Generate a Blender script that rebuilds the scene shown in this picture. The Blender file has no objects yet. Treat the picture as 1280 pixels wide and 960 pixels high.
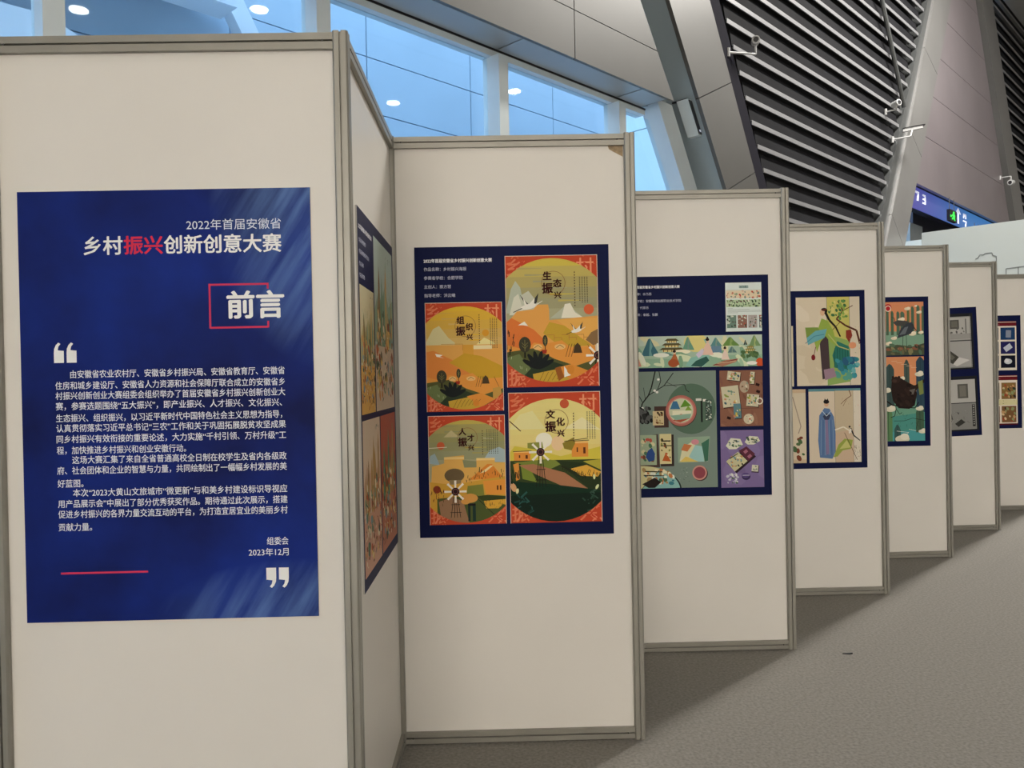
import bpy, bmesh, math, random
from mathutils import Vector, Matrix
SC = bpy.context.scene
COL = SC.collection
R2 = math.sqrt(2)

# ------------------------------------------------------------------ camera
cd = bpy.data.cameras.new('camera')
cam = bpy.data.objects.new('camera', cd); COL.objects.link(cam); SC.camera = cam
cd.sensor_width = 36.0; cd.lens = 996.14 / 1280 * 36.0; cd.clip_start = 0.05; cd.clip_end = 300
yaw, pitch, roll = 0.01494, -0.00639, -0.0202
F = Vector((math.sin(yaw)*math.cos(pitch), math.cos(yaw)*math.cos(pitch), math.sin(pitch)))
Rv = Vector((math.cos(yaw), -math.sin(yaw), 0)); U = Rv.cross(F)
R_ = Rv*math.cos(roll) + U*math.sin(roll); U_ = -Rv*math.sin(roll) + U*math.cos(roll)
cam.matrix_world = Matrix(((R_.x, U_.x, -F.x, 0), (R_.y, U_.y, -F.y, 0), (R_.z, U_.z, -F.z, 1.49725), (0, 0, 0, 1)))

# ------------------------------------------------------------------ hall frame: s runs along the facade, n towards it, h up
D = Vector((1, 1, 0)) / R2
N = Vector((-1, 1, 0)) / R2
def W(s, n, h): return D*s + N*n + Vector((0, 0, h))

# ------------------------------------------------------------------ sky, lamps, exposure
SC.view_settings.view_transform = 'Standard'; SC.view_settings.look = 'None'
SC.view_settings.exposure = 0.0; SC.view_settings.gamma = 1.0; SC.view_settings.use_curve_mapping = False
wd = bpy.data.worlds.new('sky'); SC.world = wd; wd.use_nodes = True
bg = wd.node_tree.nodes['Background']; bg.inputs[0].default_value = (0.48, 0.71, 1.0, 1); bg.inputs[1].default_value = 5.0
LAMP = (1.0, 0.965, 0.90)
def area(name, s, n, h, ls, ln, watts, spread=180):
    l = bpy.data.lights.new(name, 'AREA'); l.shape = 'RECTANGLE'; l.size = ls; l.size_y = ln
    l.energy = watts; l.color = LAMP; l.spread = math.radians(spread)
    o = bpy.data.objects.new(name, l); COL.objects.link(o)
    o.location = W(s, n, h); o.rotation_euler = (0, 0, math.radians(45))
    return o
area('overhead_area_light', -7.0, 1.9, 13.9, 9.0, 1.2, 170)
area('overhead_area_light', 18.0, 1.9, 13.9, 8.0, 1.2, 3300)  # added lamp: lights the open floor but not the panel fronts
area('overhead_area_light', 4.0, -5.0, 13.9, 26.0, 7.0, 150)  # added broad fill for the general level of the hall
area('overhead_area_light', 29.0, -4.0, 13.9, 20.0, 8.0, 900)  # added fill that brightens the pier and far facade
# added unseen fill lamp behind the camera: broad low light on the panel fronts
wl = area('rear_fill_light', -9.5, -11.5, 1.7, 13.0, 3.0, 9100)
wl.rotation_euler = (math.radians(90), 0, math.radians(0)); wl.rotation_euler = (math.radians(-90), math.radians(180), 0)

# ------------------------------------------------------------------ materials
def lin(c):
    return c/12.92 if c <= 0.04045 else ((c+0.055)/1.055)**2.4
_hex = {}
def HX(h):
    if h not in _hex:
        _hex[h] = tuple(lin(int(h[i:i+2], 16)/255) for i in (1, 3, 5)) + (1.0,)
    return _hex[h]
def mat(name, col, rough=0.6, metal=0.0, noise=0.0, nscale=20.0, bump=0.0, bscale=200.0, spec=0.5, emit=None, estr=0.0, stretch=None):
    m = bpy.data.materials.new(name); m.use_nodes = True
    nt = m.node_tree; p = nt.nodes['Principled BSDF']
    c = HX(col) if isinstance(col, str) else tuple(col) + (1.0,)
    p.inputs['Base Color'].default_value = c; p.inputs['Roughness'].default_value = rough
    p.inputs['Metallic'].default_value = metal; p.inputs['Specular IOR Level'].default_value = spec
    if emit is not None:
        p.inputs['Emission Color'].default_value = HX(emit) if isinstance(emit, str) else tuple(emit)+(1,)
        p.inputs['Emission Strength'].default_value = estr
    tc = nt.nodes.new('ShaderNodeTexCoord'); src = tc.outputs['Object']
    if stretch:
        mp = nt.nodes.new('ShaderNodeMapping'); mp.inputs['Scale'].default_value = stretch
        nt.links.new(src, mp.inputs[0]); src = mp.outputs[0]
    if noise > 0:
        nz = nt.nodes.new('ShaderNodeTexNoise'); nz.inputs['Scale'].default_value = nscale; nz.inputs['Detail'].default_value = 4
        nt.links.new(src, nz.inputs['Vector'])
        rm = nt.nodes.new('ShaderNodeMapRange'); rm.inputs[1].default_value = 0.3; rm.inputs[2].default_value = 0.7
        rm.inputs[3].default_value = 1-noise; rm.inputs[4].default_value = 1+noise
        nt.links.new(nz.outputs['Fac'], rm.inputs[0])
        mx = nt.nodes.new('ShaderNodeVectorMath'); mx.operation = 'SCALE'; mx.inputs[0].default_value = c[:3]
        nt.links.new(rm.outputs[0], mx.inputs['Scale']); nt.links.new(mx.outputs[0], p.inputs['Base Color'])
    if bump > 0:
        nb = nt.nodes.new('ShaderNodeTexNoise'); nb.inputs['Scale'].default_value = bscale; nb.inputs['Detail'].default_value = 3
        nt.links.new(src, nb.inputs['Vector'])
        b = nt.nodes.new('ShaderNodeBump'); b.inputs['Strength'].default_value = bump; b.inputs['Distance'].default_value = 0.004
        nt.links.new(nb.outputs['Fac'], b.inputs['Height']); nt.links.new(b.outputs[0], p.inputs['Normal'])
    return m
M = dict(
    panel=mat('white_laminate', (0.75, 0.722, 0.678), 0.42, noise=0.025, nscale=1.6, spec=0.35),
    alu=mat('anodised_aluminium', (0.30, 0.288, 0.255), 0.38, 0.35, noise=0.05, nscale=9, bump=0.05, bscale=300),
    screw=mat('dark_screw', (0.05, 0.045, 0.04), 0.5),
    stain=mat('glue_stain', (0.34, 0.25, 0.15), 0.8, noise=0.3, nscale=60),
    navy=mat('navy_print', '#04103f', 0.55, noise=0.06, nscale=6, spec=0.12),
    board_edge=mat('board_edge', '#c9c6c0', 0.6),
    carpet=mat('grey_carpet', (0.265, 0.25, 0.228), 0.95, noise=0.20, nscale=75, bump=0.5, bscale=420, spec=0.1),
    subfloor=mat('subfloor', (0.06, 0.06, 0.06), 0.9),
    clad=mat('brushed_cladding', (0.115, 0.112, 0.105), 0.36, 0.25, noise=0.05, nscale=0.9),
    clad_light=mat('pale_metal_cladding', (0.25, 0.245, 0.24), 0.3, 0.35, noise=0.08, nscale=0.7),
    clad_plum=mat('mauve_metal_cladding', (0.27, 0.235, 0.25), 0.3, 0.35, noise=0.08, nscale=0.6),
    gap=mat('dark_joint_backing', (0.04, 0.04, 0.042), 0.8),  # dark colour of the backing behind cladding joints and louvers
    teal=mat('blue_grey_wall', (0.33, 0.39, 0.42), 0.45, 0.2, noise=0.04, nscale=1),
    soffit=mat('soffit_metal', (0.38, 0.39, 0.39), 0.4, 0.3, noise=0.04, nscale=1),
    darkmetal=mat('dark_steel', (0.014, 0.013, 0.02), 0.9, 0.0, spec=0.1),
    midmetal=mat('mid_steel', (0.12, 0.125, 0.125), 0.4, 0.5),
    blade=mat('black_louver_blade', (0.012, 0.012, 0.014), 0.9, noise=0.2, nscale=2, spec=0.1),
    strip=mat('pale_louver_edge', (0.27, 0.27, 0.28), 0.35, 0.3),
    frame=mat('window_frame_metal', (0.62, 0.68, 0.70), 0.35, 0.2, noise=0.03, nscale=3),
    ext=mat('blue_outer_cladding', (0.53, 0.64, 0.74), 0.5, noise=0.05, nscale=0.5),
    ext_pale=mat('pale_outer_cladding', (0.80, 0.90, 0.93), 0.5),
    ext_white=mat('white_outer_beam', (0.9, 0.92, 0.95), 0.5),
    ext_grey=mat('grey_outer_mesh', (0.5, 0.52, 0.57), 0.7, noise=0.25, nscale=30),
    ceil=mat('ceiling', (0.42, 0.41, 0.39), 0.8, noise=0.05, nscale=1),
    hallwall=mat('hall_wall', (0.50, 0.48, 0.45), 0.7, noise=0.05, nscale=0.6),
    white=mat('white_hoarding', (0.46, 0.50, 0.49), 0.6, noise=0.015, nscale=0.5),
    white_end=mat('pale_blue_hoarding', (0.66, 0.76, 0.80), 0.5),
    ink=mat('grey_ink', (0.16, 0.17, 0.17), 0.7),
    whiteink=mat('white_ink', (0.86, 0.86, 0.86), 0.5),
    redink=mat('red_ink', '#d02f52', 0.5),
    cctv=mat('white_plastic', (0.5, 0.5, 0.5), 0.4),
    black=mat('black_plastic', (0.012, 0.012, 0.014), 0.3),
    lens=mat('lens', (0.01, 0.01, 0.015), 0.1),
    interior=mat('dark_interior', (0.05, 0.05, 0.07), 0.6),
    lamp=mat('lamp_glow', (1, 1, 1), 0.5, emit=(1.0, 0.95, 0.86), estr=30),
    green=mat('exit_green', '#30d040', 0.4, emit='#40e858', estr=0.9),
    signwhite=mat('sign_white', (0.8, 0.8, 0.9), 0.4, emit='#d0d8f4', estr=0.5),
)
# glass: clear, faintly reflecting
g = bpy.data.materials.new('window_glass'); g.use_nodes = True; nt = g.node_tree
for n_ in list(nt.nodes): nt.nodes.remove(n_)
o_ = nt.nodes.new('ShaderNodeOutputMaterial'); mx = nt.nodes.new('ShaderNodeMixShader')
tr = nt.nodes.new('ShaderNodeBsdfTransparent'); tr.inputs[0].default_value = (0.90, 0.97, 1.0, 1)
gl = nt.nodes.new('ShaderNodeBsdfGlossy'); gl.inputs['Roughness'].default_value = 0.02
lw = nt.nodes.new('ShaderNodeLayerWeight'); lw.inputs[0].default_value = 0.5
pw = nt.nodes.new('ShaderNodeMath'); pw.operation = 'POWER'; nt.links.new(lw.outputs['Facing'], pw.inputs[0]); pw.inputs[1].default_value = 5.0
fr = nt.nodes.new('ShaderNodeMath'); fr.operation = 'MULTIPLY_ADD'; nt.links.new(pw.outputs[0], fr.inputs[0]); fr.inputs[1].default_value = 0.95; fr.inputs[2].default_value = 0.045
nt.links.new(fr.outputs[0], mx.inputs[0]); nt.links.new(tr.outputs[0], mx.inputs[1]); nt.links.new(gl.outputs[0], mx.inputs[2])
nt.links.new(mx.outputs[0], o_.inputs[0]); M['glass'] = g
# face-coloured printing ink
pm = bpy.data.materials.new('printed_ink'); pm.use_nodes = True; nt = pm.node_tree
at = nt.nodes.new('ShaderNodeAttribute'); at.attribute_name = 'ink'
p = nt.nodes['Principled BSDF']; p.inputs['Roughness'].default_value = 0.55; p.inputs['Specular IOR Level'].default_value = 0.12
nt.links.new(at.outputs['Color'], p.inputs['Base Color']); M['print'] = pm
# led screen: violet to blue along its length
lm = bpy.data.materials.new('led_screen'); lm.use_nodes = True; nt = lm.node_tree
tc = nt.nodes.new('ShaderNodeTexCoord'); sx = nt.nodes.new('ShaderNodeSeparateXYZ'); cr = nt.nodes.new('ShaderNodeValToRGB')
nz = nt.nodes.new('ShaderNodeTexNoise'); nz.inputs['Scale'].default_value = 3
cr.color_ramp.elements[0].color = HX('#5048a0'); cr.color_ramp.elements[1].color = HX('#3a78b8'); cr.color_ramp.elements[1].position = 0.6
nt.links.new(tc.outputs['Generated'], sx.inputs[0]); nt.links.new(sx.outputs[0], cr.inputs[0])
p = nt.nodes['Principled BSDF']; p.inputs['Base Color'].default_value = (0.02, 0.02, 0.05, 1)
nt.links.new(cr.outputs[0], p.inputs['Emission Color']); p.inputs['Emission Strength'].default_value = 0.85; M['led'] = lm
# intro board: deep blue print with pale silky streaks in the top and bottom right corners
bm_ = bpy.data.materials.new('blue_silk_print'); bm_.use_nodes = True; nt = bm_.node_tree; L = nt.links
p = nt.nodes['Principled BSDF']; p.inputs['Roughness'].default_value = 0.55; p.inputs['Specular IOR Level'].default_value = 0.12
def mnode(op, a=None, b=None, clamp=False):
    q = nt.nodes.new('ShaderNodeMath'); q.operation = op; q.use_clamp = clamp
    for i, v in ((0, a), (1, b)):
        if v is None: continue
        if isinstance(v, (int, float)): q.inputs[i].default_value = v
        else: L.new(v, q.inputs[i])
    return q.outputs[0]
tc = nt.nodes.new('ShaderNodeTexCoord'); sp = nt.nodes.new('ShaderNodeSeparateXYZ'); L.new(tc.outputs['Object'], sp.inputs[0])
X, Zc = sp.outputs[0], sp.outputs[2]
def noise(scale, vec, det=3):
    q = nt.nodes.new('ShaderNodeTexNoise'); q.inputs['Scale'].default_value = scale; q.inputs['Detail'].default_value = det
    L.new(vec, q.inputs['Vector']); return q.outputs['Fac']
base = nt.nodes.new('ShaderNodeValToRGB'); e = base.color_ramp.elements
e[0].color = HX('#0c1750'); e[0].position = 0.35; e[1].color = HX('#122c84'); e[1].position = 0.68
L.new(noise(2.6, tc.outputs['Object'], 4), base.inputs[0])
mq = nt.nodes.new('ShaderNodeMapping'); mq.inputs['Rotation'].default_value = (0, math.radians(-32), 0); L.new(tc.outputs['Object'], mq.inputs[0])
mp = nt.nodes.new('ShaderNodeMapping'); mp.inputs['Scale'].default_value = (15, 1, 1.7)
L.new(mq.outputs[0], mp.inputs[0]); streak = noise(1.4, mp.outputs[0], 5)
st = mnode('MULTIPLY', mnode('SUBTRACT', streak, 0.40), 3.2, True)
def blob(cx, cz, rx, rz):
    a = mnode('DIVIDE', mnode('SUBTRACT', X, cx), rx); b = mnode('DIVIDE', mnode('SUBTRACT', Zc, cz), rz)
    d2 = mnode('ADD', mnode('MULTIPLY', a, a), mnode('MULTIPLY', b, b)); return mnode('SUBTRACT', 1.0, d2, True)
m1 = blob(0.90, 1.20, 0.36, 0.50); m2 = blob(0.80, 0.0, 0.44, 0.17)
msk = mnode('MULTIPLY', mnode('ADD', m1, mnode('MULTIPLY', m2, 0.8), True), mnode('ADD', mnode('MULTIPLY', st, 0.75), 0.15))
mxr = nt.nodes.new('ShaderNodeMix'); mxr.data_type = 'RGBA'
L.new(msk, mxr.inputs[0]); L.new(base.outputs[0], mxr.inputs[6]); mxr.inputs[7].default_value = HX('#6f92d0')
L.new(mxr.outputs[2], p.inputs['Base Color']); M['silk'] = bm_

# ------------------------------------------------------------------ object helpers
def empty(name, loc=(0, 0, 0), rz=0.0, label=None, cat=None, group=None):
    o = bpy.data.objects.new(name, None); COL.objects.link(o); o.location = loc; o.rotation_euler = (0, 0, rz)
    o.empty_display_size = 0.1
    return tag(o, label, cat, group)
def tag(o, label=None, cat=None, group=None, kind=None):
    if label: o['label'] = label
    if cat: o['category'] = cat
    if group: o['group'] = group
    if kind: o['kind'] = kind
    return o
def mesh(name, verts, faces, m, parent=None, mi=None):
    me = bpy.data.meshes.new(name); me.from_pydata([tuple(v) for v in verts], [], faces)
    for x in (m if isinstance(m, (list, tuple)) else [m]): me.materials.append(M[x] if isinstance(x, str) else x)
    if mi: me.polygons.foreach_set('material_index', mi)
    bmm = bmesh.new(); bmm.from_mesh(me); bmesh.ops.recalc_face_normals(bmm, faces=bmm.faces); bmm.to_mesh(me); bmm.free()
    o = bpy.data.objects.new(name, me); COL.objects.link(o)
    if parent is not None: o.parent = parent
    return o
def struct(o): o['kind'] = 'structure'; return o
class MB:
    def __init__(s): s.v = []; s.f = []; s.mi = []
    def add(s, v, f, k=0):
        b = len(s.v); s.v += [Vector(q) for q in v]; s.f += [tuple(i+b for i in q) for q in f]; s.mi += [k]*len(f); return s
    def box(s, x0, x1, y0, y1, z0, z1, k=0):
        return s.add([(x, y, z) for z in (z0, z1) for y in (y0, y1) for x in (x0, x1)],
                     [(0, 2, 3, 1), (4, 5, 7, 6), (0, 1, 5, 4), (2, 6, 7, 3), (0, 4, 6, 2), (1, 3, 7, 5)], k)
    def prism(s, a, b, k=0):       # two matching rings
        n = len(a)
        return s.add(list(a)+list(b), [tuple(range(n))[::-1], tuple(range(n, 2*n))] + [(i, (i+1) % n, n+(i+1) % n, n+i) for i in range(n)], k)
    def rod(s, p0, p1, r, n=10, k=0, r1=None):
        p0, p1 = Vector(p0), Vector(p1); d = (p1-p0).normalized()
        a = d.orthogonal().normalized(); b = d.cross(a); r1 = r if r1 is None else r1
        return s.prism([p0+(a*math.cos(t)+b*math.sin(t))*r for t in [2*math.pi*i/n for i in range(n)]],
                       [p1+(a*math.cos(t)+b*math.sin(t))*r1 for t in [2*math.pi*i/n for i in range(n)]], k)
    def build(s, name, m, parent=None): return mesh(name, s.v, s.f, m, parent, s.mi)
def slab(name, poly, n0, n1, m, parent=None):   # polygon in the facade plane (s, h) extruded from n0 (hall side) to n1
    return MB().prism([W(s, n0, h) for s, h in poly], [W(s, n1, h) for s, h in poly]).build(name, m, parent)
def bar(name, s0, s1, n0, n1, h0, h1, m, parent=None):
    return slab(name, [(s0, h0), (s1, h0), (s1, h1), (s0, h1)], n0, n1, m, parent)
def clip(poly, cl):                            # Sutherland-Hodgman against a convex counter-clockwise polygon
    for i in range(len(cl)):
        a, b = cl[i], cl[(i+1) % len(cl)]; out = []
        ins = lambda q: (b[0]-a[0])*(q[1]-a[1]) - (b[1]-a[1])*(q[0]-a[0]) >= -1e-9
        for j in range(len(poly)):
            p_, q_ = poly[j-1], poly[j]; ip, iq = ins(p_), ins(q_)
            if ip != iq:
                dx, dy = q_[0]-p_[0], q_[1]-p_[1]; ex, ey = b[0]-a[0], b[1]-a[1]
                t = (ex*(a[1]-p_[1]) - ey*(a[0]-p_[0])) / ((ex*dy-ey*dx) or 1e-12)
                out.append((p_[0]+dx*t, p_[1]+dy*t))
            if iq: out.append(q_)
        poly = out
        if len(poly) < 3: return []
    return poly

# ================================================================== HALL
# floor: sub-floor with rolled carpet laid in 2 m strips parallel to the facade
fl = struct(bar('floor', -16, 48, -22, 9, -0.3, -0.012, 'subfloor'))
k = 0
for i in range(-11, 4):
    n0 = 1.60 + 2*i + 0.0002; n1 = 1.60 + 2*(i+1) - 0.0002
    bar('carpet_strip', -16, 48, max(n0, -22), min(n1, 8.9), -0.012, 0.0, 'carpet', fl)
struct(bar('ceiling', -16, 48, -22, 7.6, 14.2, 14.4, 'ceil'))
struct(bar('wall_back', -16, 48, -22.2, -22, 0, 14.2, 'hallwall'))
struct(bar('wall_left', -16.2, -16, -22, 7.6, 0, 14.2, 'hallwall'))
struct(bar('wall_right', 48, 48.2, -22, 7.6, 0, 14.2, 'hallwall'))

# round high-bay lamps, their mirror images show in the window glass
def highbay(s, n, label, group=None):
    t = empty('ceiling_lamp', W(s, n, 13.75), 0, label, 'lamp', 'round lamps in the hall ceiling')
    MB().rod((0, 0, 0.02), (0, 0, 0.20), 0.30, 20, 0, 0.12).rod((0, 0, 0.20), (0, 0, 0.45), 0.02, 8).build('lamp_housing', 'cctv', t)
    MB().rod((0, 0, 0.0), (0, 0, 0.02), 0.28, 20).build('lamp_disc', 'lamp', t)
for s, n, where in ((9.0, -13.9, 'beside the far left window mullion'), (21.8, -14.0, 'in the wide pane behind the side panel'), (13.2, -9.9, 'above the first panel, left of its post'), (24.7, -9.4, 'just right of the middle mullion')):
    highbay(s, n, 'round ceiling lamp mirrored as a bright spot ' + where)

# ------------------------------------------------------------------ facade: window band
wall = lambda *a, **kw: struct(bar(*a, **kw))
bar_s = struct(bar('wall_facade', -16, 13.5, 7.0, 7.3, 0, 1.0, 'teal'))
struct(bar('trim_1', -16, 10.2, 6.96, 7.14, 5.47, 5.57, 'frame'))      # head rail of the window
bar('head_seal', -16, 10.2, 6.95, 6.965, 5.545, 5.57, 'black', bpy.data.objects['trim_1'])
ms = [-15.0 + 2.43*i for i in range(8)] + [4.50, 6.93, 9.40]
ms = [4.44 - 2.44*j for j in range(8, 0, -1)] + [4.44, 6.99, 9.44]
win = []
for i, s in enumerate(ms):
    w = struct(empty('window_%d' % (i+1), W(s, 7.05, 1.0)))
    def loc(o, w=w):
        o.parent = w; o.matrix_parent_inverse = Matrix.Translation(-w.location); return o
    s1 = ms[i+1] if i+1 < len(ms) else 10.75
    loc(bar('mullion', s-0.06, s+0.10, 6.84, 7.12, 1.0, 5.47, 'frame'))
    if i+1 < len(ms):
        loc(bar('pane', s+0.10, s1-0.06, 7.045, 7.06, 1.0, 5.47, 'glass'))
    else:
        loc(slab('pane', [(s+0.10, 1.0), (13.1, 1.0), (10.62, 5.47), (s+0.10, 5.47)], 7.045, 7.06, 'glass'))
# raking mullion at the right end of the band and the blue grey wall behind it
struct(slab('trim_2', [(13.05, 1.0), (13.45, 1.0), (10.70, 5.70), (10.28, 5.70)], 6.80, 7.12, 'frame'))
struct(slab('wall_bluegrey', [(13.50, 1.0), (13.95, 1.0), (5.75, 14.2), (4.3, 14.2), (10.1, 5.60), (10.72, 5.72)], 6.98, 7.3, 'teal'))
# soffit and the panelled fascia above
sf = struct(bar('soffit', -16, 10.08, 6.47, 7.3, 5.57, 5.63, 'soffit'))
for i, s in enumerate(ms):
    bar('soffit_panel', s+0.02, (ms[i+1] if i+1 < len(ms) else 10.06)-0.02, 6.5, 6.93, 5.558, 5.572, 'soffit', sf)
fa = struct(slab('fascia', [(-16, 5.60), (10.16, 5.60), (4.4, 14.2), (-16, 14.2)], 6.49, 6.98, 'gap'))
fpoly = [(-16, 5.56), (10.21, 5.56), (4.43, 14.2), (-16, 14.2)]
sj = [7.92 - 2.43*i for i in range(10, -1, -1)]; sj = [-16] + sj + [12]
hj = [5.56, 6.18, 7.85, 9.5, 11.2, 12.9, 14.2]
for a in range(len(sj)-1):
    for b in range(len(hj)-1):
        q = clip(fpoly, [(sj[a]+.008, hj[b]+(.006 if b else 0)), (sj[a+1]-.008, hj[b]+(.006 if b else 0)), (sj[a+1]-.008, hj[b+1]-.006), (sj[a]+.008, hj[b+1]-.006)])
        if q: slab('cladding_panel', q, 6.45, 6.495, 'clad', fa)
# outside: blue clad wing of the building, canopy edge and white raking beam, seen through the glass
ow = struct(bar('wall_outer', -28, 21.0, 14.53, 14.6, 0, 11.0, 'gap'))
so = [7.32 - 3.12*i for i in range(12, -1, -1)] + [10.5, 13.62, 16.73, 19.85, 21.0]
ho = [0.0, 1.4, 2.61, 3.82, 5.03, 6.24, 7.45, 8.66, 9.87, 11.0]
for a in range(len(so)-1):
    for b in range(len(ho)-1):
        bar('outer_panel', so[a]+.014, so[a+1]-.014, 14.45, 14.54, ho[b]+.012, ho[b+1]-.012, 'ext', ow)
wr = struct(bar('wall_outer_return', 13.54, 14.2, 7.9, 9.95, 0, 11.0, 'gap'))
for b, (h0, h1) in enumerate(((0, 6.485), (6.505, 11.0))):
    bar('return_panel', 13.50, 13.545, 7.9, 9.95, h0, h1, 'ext_pale', wr)
struct(bar('ground_outside', -28, 30, 7.3, 20, -0.3, -0.01, 'ext_grey'))
tag(slab('raking_beam', [(6.85, 8.80), (7.26, 8.80), (8.9, 5.9), (8.5, 5.9)], 13.9, 14.2, 'ext_white'), 'white raking beam outside the window behind the first panel', 'beam')
def under(o, par):
    o.parent = par; o.matrix_parent_inverse = Matrix.Translation(-Vector(par.location)); return o
cp = empty('canopy', W(2.0, 14.0, 8.3), 0, 'white edged grey canopy outside, above the left window pane', 'canopy')
under(bar('canopy_edge', -12, 7.02, 13.55, 14.2, 8.32, 8.50, 'ext_white'), cp)
under(bar('canopy_mesh', -12, 6.82, 13.7, 14.2, 8.50, 10.0, 'ext_grey'), cp)
tag(slab('parapet', [(-14, 6.2), (4.7, 6.2), (4.7, 7.0), (4.0, 7.32), (-14, 7.32)], 13.8, 14.1, 'ext_white'), 'white parapet outside the leftmost window', 'parapet')

# ------------------------------------------------------------------ raking column, louvers, big clad pier
def lseg(poly, cuts):                     # cut a quad (bl, br, tr, tl) across its length at fractions
    bl, br, tr, tl = [Vector(q) for q in poly]; out = []
    for a, b in zip(cuts[:-1], cuts[1:]):
        f = lambda u, p, q: tuple(p.lerp(q, u))
        out.append([f(a[0]+.0004, bl, tl), f(a[1]+.0004, br, tr), f(b[1]-.0004, br, tr), f(b[0]-.0004, bl, tl)])
    return out
# column: left edge (10.08,7.01)-(11.68,4.44), right edge (11.24,7.39)-(12.78,4.65)
cl = lambda h: 11.68 - (h-4.44)*0.6226
crr = lambda h: 12.78 - (h-4.65)*0.562
c1 = struct(slab('column_raking', [(cl(0)+.01, 0), (crr(0)-.02, 0), (crr(14.2)-.02, 14.2), (cl(14.2)+.01, 14.2)], 6.49, 7.4, 'teal'))
slab('joint_backing', [(cl(0)+.03, 0), (crr(0)-.03, 0), (crr(14.2)-.03, 14.2), (cl(14.2)+.03, 14.2)], 6.478, 6.492, 'gap', c1)
for q in lseg([(cl(0), 0), (crr(0), 0), (crr(14.2), 14.2), (cl(14.2), 14.2)], [(0, 0), (.13, .157), (.222, .251), (.314, .346), (.405, .440), (.497, .535), (.59, .63), (.68, .724), (.77, .82), (.86, .912), (1, 1)]):
    slab('cladding_panel', q, 6.42, 6.485, 'clad', c1)
# dark reveal between column and louvers
struct(slab('trim_3', [(crr(0), 0), (crr(0)+.49, 0), (crr(14.2)+.55, 14.2), (crr(14.2), 14.2)], 6.50, 7.35, 'darkmetal'))
ll = lambda h: 11.754 - (h-7.576)*0.532          # left edge of the louver field
lr = lambda h: 18.57 + (h-4.83)*0.592          # right edge
def louver(nm, left, right, hs, label, n=6.50):
    t = empty(nm, W(18.0, n+0.3, 0.2), 0, label, 'louver')
    for h in hs:
        a, b = left(h), right(h)
        if b-a < 0.25: continue
        mb = MB()
        mb.prism([W(a, n, h), W(a, n, h+.075), W(a, n+.02, h+.075), W(a, n+.02, h)], [W(b, n, h), W(b, n, h+.075), W(b, n+.02, h+.075), W(b, n+.02, h)], 0)
        mb.prism([W(a, n+.03, h+.06), W(a, n+.05, h+.06), W(a, n+.09, h+.335), W(a, n+.07, h+.335)], [W(b, n+.03, h+.06), W(b, n+.05, h+.06), W(b, n+.09, h+.335), W(b, n+.07, h+.335)], 1)
        under(mb.build('louver_slat', ['strip', 'blade'], None), t)
    return t
ls = louver('louver_screen', ll, lr, [0.913+0.3733*i for i in range(35)], 'tall V shaped screen of black louvers with pale edges between the raking columns')
mb = MB()
for k in range(0):                             # vertical carrier bars behind the blades
    s = 10.5 + 1.75*k; h0 = max(0, (s-17.5)/0.592, (17.4-s)/0.532) ; h0 = max(h0, 0.5)
    mb.prism([W(s, 7.50, h0+.3), W(s+.09, 7.50, h0+.3), W(s+.09, 7.58, h0+.3), W(s, 7.58, h0+.3)], [W(s, 7.50, 14.1), W(s+.09, 7.50, 14.1), W(s+.09, 7.58, 14.1), W(s, 7.58, 14.1)])
struct(slab('wall_louver_back', [(ll(0), 0), (ll(0)+.6, 0), (lr(14.2)+.3, 14.2), (ll(14.2), 14.2)], 6.72, 6.9, 'gap'))
sb = MB(); sb.rod(W(18.5, 6.42, 10.3), W(20.15, 6.42, 7.75), 0.05, 8)
tag(sb.build('brace_rod', 'midmetal'), 'thin dark steel brace crossing the upper right of the louver screen', 'brace')
# frame along the right edge of the louvers
struct(slab('trim_4', [(lr(0), 0), (lr(0)+.5, 0), (lr(14.2)+.30, 14.2), (lr(14.2), 14.2)], 6.46, 7.4, 'midmetal'))
# pier: narrow face then the wide face that stops above the led banner
pa = lambda h: 18.75 + (h-4.36)*0.560
pb = lambda h: 20.01 + (h-4.5)*0.5694
pc = lambda h: 30.06 - (h-6.36)*0.595
pr = struct(slab('pier', [(pa(0)+.05, 0), (pb(0), 0), (pb(6.1), 6.1), (pc(6.1)-.03, 6.1), (pc(14.0), 14.0), (pa(14.0)+.05, 14.0)], 6.50, 7.45, 'gap'))
for q in lseg([(pa(0), 0), (pb(0), 0), (pb(14.1), 14.1), (pa(14.1), 14.1)], [(0, 0), (.20, .14), (.36, .31), (.52, .48), (.68, .65), (.84, .82), (1, 1)]):
    slab('narrow_cladding_panel', q, 6.40, 6.505, 'clad_light', pr)
wide = [(pb(6.1)+.015, 6.08), (pc(6.08), 6.08), (pc(14.1), 14.1), (pb(14.1)+.015, 14.1)]
hh = [6.08, 7.37, 8.52, 9.67, 10.82, 11.97, 13.1, 14.1]
for b in range(len(hh)-1):
    q = clip(wide, [(15, hh[b]+.006), (40, hh[b]+.006), (40, hh[b+1]-.006), (15, hh[b+1]-.006)])
    if q: slab('cladding_panel', q, 6.42, 6.505, 'clad_plum', pr)
struct(slab('trim_5', [(pc(0), 0), (pc(0)+1.75, 0), (pc(14.1)+1.5, 14.1), (pc(14.1), 14.1)], 6.75, 7.5, 'darkmetal'))
struct(slab('trim_6', [(pc(0)+1.75, 0), (pc(0)+3.1, 0), (pc(14.1)+3.0, 14.1), (pc(14.1)+1.5, 14.1)], 6.55, 7.5, 'clad_light'))
louver('louver_screen', lambda h: pc(h)+2.95, lambda h: 47.5, [2.9+0.3733*i for i in range(30)], 'second louver screen at the far right edge of the hall', 6.7)
struct(bar('wall_louver_far', 31, 48, 7.45, 7.6, 0, 14.2, 'blade'))

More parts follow.
